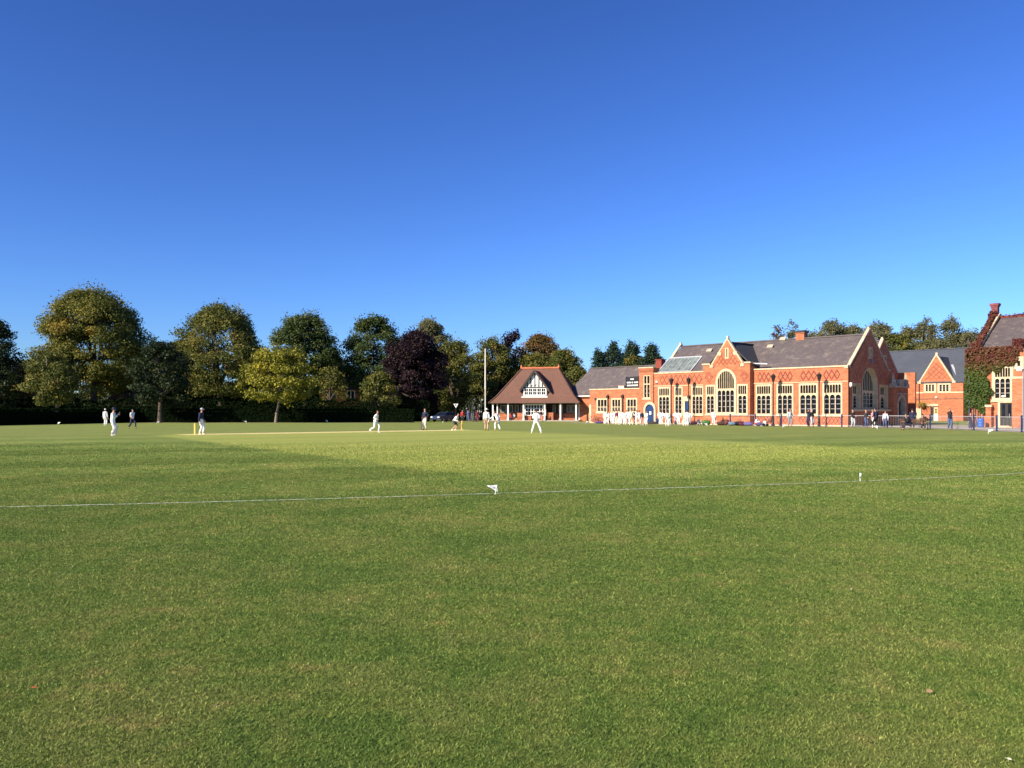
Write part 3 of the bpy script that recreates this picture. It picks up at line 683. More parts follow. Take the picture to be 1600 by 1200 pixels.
slab(mb, [(SL-12, -.15, EZ-.05), (.15, -.15, EZ-.05), (.15, 7, BRZ), (SL-12, 7, BRZ)], .15)
slab(mb, [(SL-12, 7, BRZ), (.15, 7, BRZ), (.15, 14.2, EZ-.05), (SL-12, 14.2, EZ-.05)], .15)
slab(mb, [(.15, 5.2, EZ-.05), (16, 5.2, EZ-.05), (16, 9, BRZ-.1), (.15, 9, BRZ-.1)], .15)
mb.bar((SL-12, 7, BRZ+.05), (.15, 7, BRZ+.05), .3, .14)
rf = mb.build('roof', SLATE_BLUE, blk)
mb = MB(); mb.box(.02, 16, 5.6, 6, 0, EZ); mb.box(SL-12, SL-.01, .2, .5, 0, EZ); build_split(mb, 'rear_wall', BRICK, blk)
gy = 7*(GA-.3-EZ)/(BRZ-EZ)
mb = MB()
slab(mb, [(gx, .4, GA-.12), (gx, min(gy, 7), GA-.12), (gb+.2, .6, EZ+.02), (gb+.2, .4, EZ+.02)], .1); slab(mb, [(gx, .4, GA-.12), (gx, min(gy, 7), GA-.12), (ga-.2, .6, EZ+.02), (ga-.2, .4, EZ+.02)], .1)
mb.build('gable_roof', SLATE_BLUE, rf)
mb = MB(); mb.bar((gx+1.1, 3.4, GA-1.4), (gb+.55, .6, EZ+.35), .28, .1); build_split(mb, 'valley_flashing', LEAD, rf)
# light stone stair wall beside the porch
p = S.w(sx(1424, -3), -3)
ss = thing('stone_stair', 'pale stone staircase with sloping parapet between the hall porch and the gabled block', 'stairs', p, TH)
mb = MB(); mb.panel([(-1.2, 0), (1.5, 0), (1.5, 1.9), (1.0, 1.9), (-1.2, 3.9)], [rect(.1, .9, 0, 1.3)], -.2, .2); mb.build('parapet', STONE, ss)
mb = MB()
for k in range(8): mb.box(-1.2+k*.3, -.9+k*.3, .22, 1.3, 0, 3.0-k*.37)
mb.build('tread', STONE_OLD, ss)

# ================================================================== ivy clad house at the right edge
V = Frame(1518.5, 81.5)
ivy = thing('ivy_clad_house', 'tall brick house at the right edge with red creeper over its parapet', 'house', V.o, TH)
vx = lambda px, y=0: V.x(px, y)
vz = lambda py, px, y=0: V.z(py, V.x(px, y), y)
VE = 7.3; VR = 12
vh = [window(ivy, vx(1550), vx(1583.5), 2.55, 5.95, 3, 4.7, fr=.28)]
dx0, dx1 = vx(1563), vx(1581.5)
vh.append(rect(dx0, dx1, .02, 2.35))
mb = MB(); mb.panel(rect(0, VR, 0, VE), vh, 0, .45); mb.box(0, .4, .45, 14, 0, VE)
mb.box(vx(1583.5), vx(1583.5)+.95, -.45, .0, 0, 4.6); mb.box(VR-.4, VR, .45, 14, 0, VE); mb.box(.4, VR-.4, 13.6, 14, 0, VE)
mb.box(vx(1543), vx(1551.5), -.55, .0, 0, 1.95)
gfn = lambda w, z, d: (d, w, z)
mb.panel([(0.46, VE-.05), (13.5, VE-.05), (7.2, 11.5)], [], 0.02, .4, gfn)
mb.build('wall', BRICK, ivy)
mb = MB(); mb.panel(rect(dx0-.2, dx1+.2, 0, 2.6), [rect(dx0, dx1, 0, 2.33)], -.07, .2); mb.box(vx(1542), vx(1552.5), -.62, .02, 1.95, 2.15); mb.box(0, VR, -.08, .5, VE, VE+.14); mb.box(vx(1583.5)-.05, vx(1583.5)+1, -.5, .02, 4.6, 4.8)
mb.box(vx(1548), vx(1584), -.1, .03, 6.05, 6.2)
mb.bar((.22, .3, VE+.1), (.22, 7.2, 11.6), .5, .22); mb.bar((.224, 13.9, VE+.1), (.224, 7.2, 11.6), .5, .22)
build_split(mb, 'stone_band', STONE, ivy)
mb = MB(); mb.box(dx0, dx1, .12, .18, 0, 2.33)
for k in range(2): mb.box(dx0+.12+k*(dx1-dx0)/2, dx0-.12+(k+1)*(dx1-dx0)/2, .1, .12, .9, 2.2, 1)
dv = mb.build('door', [BLACKW, GLASS], ivy)
mb = MB(); mb.tube([(dx1-.25, .06, .9), (dx1-.25, .06, 1.3)], .02, 6); mb.build('handle', LEAD, dv)
mb = MB(); mb.box(dx0+.05, dx1-.05, -.75, -.07, .02, .16); mb.box(dx0-.25, dx1+.25, -1.1, -.75, .01, .08); mb.build('step', STONE, ivy)
mb = MB(); mb.blob(((dx0+dx1)/2-.2, -.12, 2.95), (.22, .14, .12)); mb.build('wall_lamp', WHITE, ivy)
mb = MB(); wq = vx(1592.5); mb.panel(rect(wq-.4, wq+.4, 5.5, 6.7), [rect(wq-.12, wq+.12, 5.8, 6.3)], -.12, .02); mb.face([(wq-.13, -.02, 5.79), (wq+.13, -.02, 5.79), (wq+.13, -.02, 6.31), (wq-.13, -.02, 6.31)], 1)
mb.build('stone_niche', [STONE, DARKIN], ivy)
mb = MB(); slab(mb, [(.45, .45, VE+.1), (VR, .45, VE+.1), (VR, 7.2, 11.2), (.45, 7.2, 11.2)], .15); slab(mb, [(.45, 7.2, 11.2), (VR, 7.2, 11.2), (VR, 14, VE), (.45, 14, VE)], .15)
vr = mb.build('roof', SLATE, ivy)
mb = MB(); mb.bar((.45, 7.2, 11.27), (VR, 7.2, 11.27), .34, .22); mb.build('ridge', plain('red ridge tile', (.16, .035, .03), .8), vr)
mb = MB(); cq = vx(1555, 7.2); mb.box(cq-.42, cq+.42, 6.8, 7.6, 10.4, 11.7); mb.box(cq-.3, cq+.3, 6.9, 7.5, 11.7, 12.6); mb.box(cq-.36, cq+.36, 6.84, 7.56, 12.35, 12.5); mb.box(cq-.42, cq+.42, 6.78, 7.62, 12.5, 12.72)
mb.build('chimney', plain('purple brick', (.20, .06, .06), .85, .35, 6), vr)
for px in (1525.5, 1590.5):
    x = vx(px); mb = MB(); z1 = vz(536 if px < 1550 else 530, px)
    mb.box(x-.3, x+.3, -.12, .5, VE+.14, z1); mb.box(x-.36, x+.36, -.18, .56, z1-.12, z1+.04); mb.build('pier', BRICK_DARK, ivy)
dp = vx(1514.5, -.3); mb = MB(); mb.tube([(dp, -.3, 0), (dp, -.3, 4.9)], .09, 8); tag(mb.build('drain_pipe', plain('dark grey pipe', (.06, .06, .075), .6)), 'dark grey standpipe beside the ivy left edge', 'pipe').location = V.o
bpy.data.objects['drain_pipe'].rotation_euler = (0, 0, TH)

# ================================================================== cricket pavilion
PA = R(-14)
po = gnd(834.5, D=125)
pav = thing('cricket_pavilion', 'small pavilion with steep tiled roof, half timbered dormer and white veranda posts', 'pavilion', po, PA)
PW = 6.55; PD = 8.5; CZ = .16; CT = 2.72
mb = MB(); mb.box(-PW-.3, PW+.3, -.35, PD+.3, 0, CZ); mb.box(-PW-.3, PW+.3, -.7, -.35, 0, CZ*.5); mb.build('plinth', PAVE, pav)
for x in (-6.4, -4.03, -1.62, 1.62, 4.03, 6.4):
    mb = MB(); mb.box(-.105, .105, -.105, .105, CZ+.14, CT); mb.box(-.15, .15, -.15, .15, CZ, CZ+.14); mb.box(-.16, .16, -.16, .16, CT-.16, CT-.02)
    mb.build('veranda_post', WHITE, pav).location = (x, 0, 0)
for y in (2.6, 5.4):
    for x in (-6.4, 6.4):
        mb = MB(); mb.box(x-.09, x+.09, y-.09, y+.09, CZ, CT-.02); mb.build('veranda_post', WHITE, pav)
mb = MB(); mb.box(-6.5, 6.5, -.09, .09, CT-.02, CT+.16); mb.box(-6.5, -6.32, .09, 7.5, CT-.02, CT+.16); mb.box(6.32, 6.5, .09, 7.5, CT-.02, CT+.16); build_split(mb, 'beam', BLACKW, pav)
# back wall behind the veranda: brick dado, dark timber above, white glazed strips
mb = MB(); wy = 2.6
mb.box(-6.2, -1.7, wy, wy+.2, CZ, 1.15); mb.box(1.7, 6.2, wy, wy+.2, CZ, 1.15); mb.box(-6.2, -6.0, wy+.2, 8, CZ, CT); mb.box(6.0, 6.2, wy+.2, 8, CZ, CT); mb.box(-6.2, 6.2, 8, 8.2, CZ, CT)
mb.box(-2.7, -1.8, .4, .65, CZ+.35, 1.25); mb.box(1.85, 2.85, .4, .65, CZ, 1.3); mb.box(-1.35, -.55, .5, .75, CZ, .95); mb.box(.7, 1.35, .5, .75, CZ, .95)
build_split(mb, 'brick_dado', BRICK, pav)
mb = MB(); mb.box(-6.2, -1.7, wy+.02, wy+.16, 1.15, CT); mb.box(1.7, 6.2, wy+.02, wy+.16, 1.15, CT); build_split(mb, 'timber_wall', BLACKW, pav)
for a, b in ((-5.9, -5.0), (-4.7, -3.9), (-3.6, -3.0), (-2.7, -2.2), (2.3, 2.8), (3.2, 3.9), (4.5, 5.1), (5.2, 5.8)):
    mb = MB(); mb.panel(rect(a, b, 1.3, 2.45), [rect(a+.1, b-.1, 1.4, 2.35)], wy-.03, wy+.05); fr = mb.build('window', STONE_OLD, pav)  # white frames in a darker tone, veranda shade put into their colour
    mb = MB(); mb.face([(a+.08, wy+.0, 1.38), (b-.08, wy+.0, 1.38), (b-.08, wy+.0, 2.37), (a+.08, wy+.0, 2.37)]); mb.build('pane', plain('hazy glass', (.035, .042, .036), .2, .5, 2) if 'hazy glass' not in bpy.data.materials else bpy.data.materials['hazy glass'], fr)
mb = MB(); hs = []
for k in range(7):
    for q in range(3): l = -1.55+k*.447; hs.append(rect(l+.05, l+.40, .98+q*.5, 1.40+q*.5))
mb.panel(rect(-1.65, 1.65, .85, 2.62), hs, .75, .82); fr = mb.build('glazed_screen', WHITE, pav)
mb = MB(); mb.face([(-1.6, .79, .9), (1.6, .79, .9), (1.6, .79, 2.6), (-1.6, .79, 2.6)]); mb.build('pane', GLASS, fr)
mb = MB(); mb.box(-1.75, 1.75, .35, .78, .82, .9); mb.build('counter', WHITE, pav)
# roof: steep hips kicking out at the eaves
EW = PW+.42; E0 = 2.72; K0 = 3.75; ki = 1.0; RH_ = 8.15; RX = 2.85; RY = PD/2
def ring(inset, z, hx_=None): return None
o_ = [(-EW, -.5, E0), (EW, -.5, E0), (EW, PD+.1, E0), (-EW, PD+.1, E0)]
k_ = [(-EW+ki, -.5+ki, K0), (EW-ki, -.5+ki, K0), (EW-ki, PD+.1-ki, K0), (-EW+ki, PD+.1-ki, K0)]
r_ = [(-RX, RY, RH_), (RX, RY, RH_)]
mb = MB()
for i in range(4):
    j = (i+1) % 4; slab(mb, [o_[i], o_[j], k_[j], k_[i]], .12, 0, 1)
slab(mb, [k_[0], k_[1], r_[1], r_[0]], .12); slab(mb, [k_[2], k_[3], r_[0], r_[1]], .12)
slab(mb, [k_[1], k_[2], r_[1]], .12) if False else mb.face([k_[1], k_[2], r_[1]]); mb.face([k_[3], k_[0], r_[0]])
mb.face([(-EW+.3, -.2, E0+.02), (EW-.3, -.2, E0+.02), (EW-.3, PD, E0+.02), (-EW+.3, PD, E0+.02)], 1)
proof = mb.build('roof', [TILE, BLACKW], pav)
mb = MB(); mb.bar((-RX-.15, RY, RH_+.08), (RX+.15, RY, RH_+.08), .34, .24); mb.lathe([(.16, 0), (.2, .15), (.05, .5), (0, .6)], (-RX-.1, RY, RH_+.05), 8); mb.lathe([(.16, 0), (.2, .15), (.05, .5), (0, .6)], (RX+.1, RY, RH_+.05), 8); mb.build('ridge', TILE_ORANGE, proof)
mb = MB()
for a, b, c in ((r_[0], k_[0], o_[0]), (r_[1], k_[1], o_[1]), (r_[0], k_[3], o_[3]), (r_[1], k_[2], o_[2])): mb.bar(Vector(a)+Vector((0, 0, .05)), Vector(b)+Vector((0, 0, .05)), .22, .12); mb.bar(Vector(b)+Vector((0, 0, .05)), Vector(c)+Vector((0, 0, .05)), .22, .12)
mb.build('hip_tile', TILE, proof)
DY = .55; dz0, dz1, dap = 3.62, 5.05, 7.6; dw = 1.82
mb = MB(); mb.panel([(-dw, dz0), (dw, dz0), (dw, dz1), (0, dap-.25), (-dw, dz1)], [rect(-dw+.14, dw-.14, dz0+.3, dz1-.1)], DY, DY+.15)
mb.box(-dw, -dw+.12, DY+.15, 3, dz0, dz1); mb.box(dw-.12, dw, DY+.15, 3, dz0, dz1)
dor = mb.build('dormer', WHITE, pav)
mb = MB()
mb.box(-dw, dw, DY-.04, DY, dz1-.06, dz1+.12)
for x, zt in ((-1.15, .95), (-.62, 1.55), (0, 2.2), (.62, 1.55), (1.15, .95)): mb.box(x-.08, x+.08, DY-.036, DY, dz1+.12, dz1+zt)
for s in (-1, 1):
    for t in range(6):
        a = Vector((s*(.08+.09*t), DY-.03, dz1+.3+.2*math.sin(t*.7))); b = Vector((s*(.08+.09*(t+1)), DY-.03, dz1+.3+.2*math.sin((t+1)*.7)))
        mb.bar(a, b, .03, .09, 0, (0, 1, 0))
    mb.bar((s*(dw+.42), DY-.32, dz1-.45), (0, DY-.32+.004*s, dap), .12, .3)
    mb.bar((s*(dw-.3), DY-.02, dz1+.2), (s*.5, DY-.02, dz1+.9), .03, .12, 0, (0, 1, 0))
mb.build('timber_frame', BLACKW, dor)
mb = MB(); hs = []
for k in range(5):
    for q in range(2): l = -dw+.16+k*.664; hs.append(rect(l+.07, l+.33, dz0+.38+q*.48, dz0+.8+q*.48)); hs.append(rect(l+.37, l+.60, dz0+.38+q*.48, dz0+.8+q*.48))
mb.panel(rect(-dw+.1, dw-.1, dz0+.25, dz1-.08), hs, DY-.06, DY+.06); wn = mb.build('window', WHITE, dor)
mb = MB(); mb.face([(-dw+.2, DY+.03, dz0+.3), (dw-.2, DY+.03, dz0+.3), (dw-.2, DY+.03, dz1-.12), (-dw+.2, DY+.03, dz1-.12)]); mb.build('pane', GLASS, wn)
mb = MB(); mb.box(-dw-.2, dw+.2, DY-.3, DY+.1, dz0-.06, dz0+.1); mb.box(-dw-.1, dw+.1, DY-.14, DY, dz0-.3, dz0-.06); build_split(mb, 'sill', WHITE, wn)
mb = MB()
for s in (-1, 1): slab(mb, [(0, DY-.38, dap+.06), (0, 4.2, dap+.06), (s*(dw+.55), 2.4, dz1-.62), (s*(dw+.55), DY-.38, dz1-.62)], .1)
mb.build('dormer_roof', TILE, dor)
# house pieces glimpsed behind the trees
def far_house(px, w, D, ze, zr, label, wall, rmat, rz=0):
    t = thing('house', label, 'house', gnd(px, D=D), rz)
    mb = MB(); mb.panel(rect(-w/2, w/2, 0, ze), [rect(x-.6, x+.6, z, z+1.3) for x in (-w/4, w/4) for z in ((1.0, 3.6) if ze > 4.5 else (1.0,))], 0, .3)
    mb.box(-w/2, -w/2+.3, .3, 8, 0, ze); mb.box(w/2-.3, w/2, .3, 8, 0, ze); mb.build('wall', wall, t)
    for x in (-w/4, w/4):
        for z in ((1.0, 3.6) if ze > 4.5 else (1.0,)):
            mb = MB(); mb.panel(rect(x-.65, x+.65, z-.05, z+1.35), [rect(x-.55, x-.05, z+.05, z+1.25), rect(x+.05, x+.55, z+.05, z+1.25)], -.03, .1); f = mb.build('window', WHITE, t)
            mb = MB(); mb.face([(x-.6, .06, z), (x+.6, .06, z), (x+.6, .06, z+1.3), (x-.6, .06, z+1.3)]); mb.build('pane', GLASS, f)
    mb = MB(); slab(mb, [(-w/2-.4, -.5, ze-.1), (w/2+.4, -.5, ze-.1), (w/2+.4, 4, zr), (-w/2-.4, 4, zr)], .15); slab(mb, [(-w/2-.4, 4, zr), (w/2+.4, 4, zr), (w/2+.4, 8.5, ze-.1), (-w/2-.4, 8.5, ze-.1)], .15)
    mb.build('roof', rmat, t)
far_house(203, 7, 141, 3.3, 5.6, 'low house with a brown tiled roof glimpsed under the tallest tree at left', BRICK, TILE)
far_house(534, 6, 139, 5.2, 7.8, 'brick house glimpsed among the dark trees left of the copper beech', BRICK, TILE, .3)
# ================================================================== trees, hedges, creeper
def leaf_mesh(name, P, Nn, size, tint, mat, parent=None, asp=.62, extra=None):
    """many small leaf faces: centres P, rough facing Nn, edge length size, tint 0..1"""
    n = len(P); rv = nrng.normal(size=(n, 3)); N = Nn+rv*.75; N /= np.linalg.norm(N, axis=1, keepdims=True)+1e-9
    t = np.cross(N, nrng.normal(size=(n, 3))); t /= np.linalg.norm(t, axis=1, keepdims=True)+1e-9; b = np.cross(N, t)
    s = (size*(.6+.8*nrng.random(n)))[:, None]
    co = np.empty((n, 4, 3), np.float32)
    co[:, 0] = P-t*s*.5; co[:, 1] = P-b*s*.5*asp+t*s*.08; co[:, 2] = P+t*s*.5; co[:, 3] = P+b*s*.5*asp+t*s*.08
    me = bpy.data.meshes.new(name); me.vertices.add(n*4); me.vertices.foreach_set('co', co.ravel())
    me.loops.add(n*4); me.loops.foreach_set('vertex_index', np.arange(n*4, dtype=np.int32))
    me.polygons.add(n); me.polygons.foreach_set('loop_start', np.arange(0, n*4, 4, dtype=np.int32))
    me.update(calc_edges=True); me.materials.append(mat)
    at = me.attributes.new('tint', 'FLOAT', 'POINT'); at.data.foreach_set('value', np.repeat(np.clip(tint, 0, 1), 4).astype(np.float32))
    return link(name, me, parent)
LM = {
 'olive': leaf_mat('olive leaves', [(0, (.060, .080, .016)), (.4, (.115, .125, .024)), (.75, (.19, .165, .030)), (1, (.26, .16, .032))]),
 'gold': leaf_mat('golden leaves', [(0, (.070, .090, .016)), (.35, (.135, .140, .022)), (.7, (.23, .195, .026)), (1, (.33, .22, .035))]),
 'green': leaf_mat('green leaves', [(0, (.038, .064, .017)), (.5, (.075, .102, .024)), (.85, (.125, .135, .028)), (1, (.17, .115, .028))]),
 'lime': leaf_mat('yellow green leaves', [(0, (.11, .12, .014)), (.5, (.25, .235, .024)), (1, (.46, .38, .034))]),
 'dark': leaf_mat('dark leaves', [(0, (.016, .028, .010)), (.5, (.030, .046, .014)), (1, (.065, .080, .022))]),
 'yew': leaf_mat('yew leaves', [(0, (.0055, .011, .004)), (.5, (.0075, .014, .005)), (1, (.013, .021, .007))], .05, 0),
 'purple': leaf_mat('purple leaves', [(0, (.012, .007, .010)), (.5, (.024, .012, .015)), (1, (.055, .024, .026))]),
 'rust': leaf_mat('rusty leaves', [(0, (.075, .070, .020)), (.4, (.15, .10, .03)), (1, (.30, .11, .035))]),
 'pine': leaf_mat('conifer needles', [(0, (.018, .040, .022)), (.5, (.034, .062, .032)), (1, (.060, .085, .038))], .1),
 'grey': leaf_mat('grey green leaves', [(0, (.14, .155, .068)), (.5, (.22, .215, .095)), (1, (.32, .26, .12))], .5),
 'ivy': leaf_mat('creeper leaves', [(0, (.045, .085, .018)), (.4, (.085, .115, .022)), (.55, (.12, .085, .028)), (.75, (.15, .052, .030)), (1, (.135, .034, .038))]),
}
def branch(mb, a, b, r0, r1, sag=.12, n=6):
    a, b = Vector(a), Vector(b); L = (b-a).length; side = Vector((rng.uniform(-1, 1), rng.uniform(-1, 1), 0))*L*.09
    pts = []
    for k in range(n):
        t = k/(n-1); p = a.lerp(b, t)+side*math.sin(t*math.pi)+Vector((0, 0, L*sag*math.sin(t*math.pi))); pts.append(p)
    mb.tube(pts, [r0+(r1-r0)*k/(n-1) for k in range(n)], 6, cap=False); return pts
def tree(px, top, halfpx, bot, D, kind, label, name='broadleaf_tree', dense=1.0, shape='dome', trunkpx=None, bark=None, lean=0, gap=.0, group='trees around the cricket field', leaf=1.0, cat='tree', tiers=0):
    s = F/D; zt = zat(top, D); zb = max(.4, zat(bot, D)); rx_ = halfpx/s; ht = zt-zb
    root = gnd(trunkpx or px, D=D); cx = gnd(px, D=D).x-root.x
    t = thing(name, label, cat, root, 0, group)
    mb = MB(); tr = max(.07, .021*zt)*(.62 if tiers else 1) * (1.25 if shape == 'dome' else 1)
    zsplit = max(zb*.85, zb+ht*.12) if shape != 'cone' else zt*.95
    trunk = [(0, 0, -.1), (lean*.2, 0, zsplit*.35), (lean*.6+cx*.2, 0, zsplit*.75), (lean+cx*.35, 0, zsplit)]
    mb.tube(trunk, [tr*1.5, tr*1.05, tr*.9, tr*.8], 8, cap=False)
    sp = Vector(trunk[-1])
    # foliage clusters through the crown's volume
    nc = int(max(16, min(260, 50*(rx_*rx_*ht/60)**.6))*(1 if shape != 'cone' else 1.3))
    cl = []
    ecc = [rng.uniform(0, 6.28) for _ in range(4)]
    def prof(h, az):
        if shape == 'cone': r = (1-h)**.72*.98+.03
        elif shape == 'umbrella': r = math.sqrt(max(0, 1-((h-.45)/.55)**2)) if h > .45 else .35+.65*(h/.45)
        elif shape == 'tall': r = math.sqrt(max(0, 1-((h-.5)/.52)**2))
        else: r = math.sqrt(max(0.02, 1-((h-.30)/.70)**2)) if h > .30 else .62+.38*(h/.30)
        return r*(1+.10*math.sin(2*az+ecc[0])+.09*math.sin(3*az+ecc[1]+h*4)+.08*math.sin(7*h+ecc[2]+az))
    tries = 0
    while len(cl) < nc and tries < 4000:
        tries += 1
        h = rng.random()**.85
        if tiers: h = min(1, max(0, (math.floor(h*tiers)+.45+rng.gauss(0, .10))/tiers))
        az = rng.uniform(0, 6.283); r = prof(h, az)
        rr = rng.random()**.33
        if gap and rr < gap: continue
        c = Vector((cx+math.cos(az)*rx_*r*rr*.93, math.sin(az)*rx_*r*rr*.93, zb+ht*(.04+.90*h)))
        cl.append((c, h, az, rr))
    P = []; NN = []; TT = []
    cr0 = (rx_*rx_*ht/max(nc, 1))**(1/3)*.92
    ls = .31*leaf*(D/130)**.5
    for (c, h, az, rr) in cl:
        cr = cr0*rng.uniform(.65, 1.2)*(1 if shape != 'cone' else .8)
        m = int(dense*250*(cr/1.5)**2*(.4/ls)**1.6) if kind != 'pine' else int(dense*190*(cr/1.5)**2)
        m = max(40, min(m, 1300))
        u = nrng.normal(size=(m, 3)); u /= np.linalg.norm(u, axis=1, keepdims=True)
        rad = cr*(nrng.random((m, 1))**.45); u2 = u*rad*np.array([1.12, 1.12, .72])
        P.append(u2+np.array(c)); out = np.array(c)-np.array([cx, 0, zb+ht*.4]); out = out/(np.linalg.norm(out)+1e-6)
        NN.append(u*.7+out*.5+np.array([0, 0, .45])); tc = rng.gauss(.38, .17)+.0*h
        TT.append(tc+nrng.normal(size=m)*.16)
    # a few loose sprays at the outline
    for k in range(int(nc*.8)):
        h = rng.random(); az = rng.uniform(0, 6.283); r = prof(h, az)*rng.uniform(.88, 1.0)
        c = np.array([cx+math.cos(az)*rx_*r, math.sin(az)*rx_*r, zb+ht*h]); m = rng.randint(8, 26)
        P.append(c+nrng.normal(size=(m, 3))*cr0*.30); NN.append(np.tile([0, 0, .6], (m, 1))); TT.append(rng.gauss(.4, .2)+nrng.normal(size=m)*.12)
    if shape == 'cone': mb.tube([sp, (0, 0, zt)], [tr*.3, .02], 5, cap=False)
    else:
        big = sorted(cl, key=lambda c: -c[3])[:: max(1, len(cl)//11)][:11]
        for (c, h, az, rr) in big:
            pts = branch(mb, sp-Vector((0, 0, rng.uniform(0, .12)*zsplit)), c, tr*.5, tr*.10)
            near = sorted(cl, key=lambda q: (q[0]-c).length)[1:4]
            for q in near: branch(mb, pts[3], q[0], tr*.2, .025, n=4)
    mb.build('trunk', bark or BARK, t, True)
    leaf_mesh('crown', np.concatenate(P), np.concatenate(NN), ls, np.concatenate(TT), LM[kind], t)
    return t
NC = 'conifer_tree'
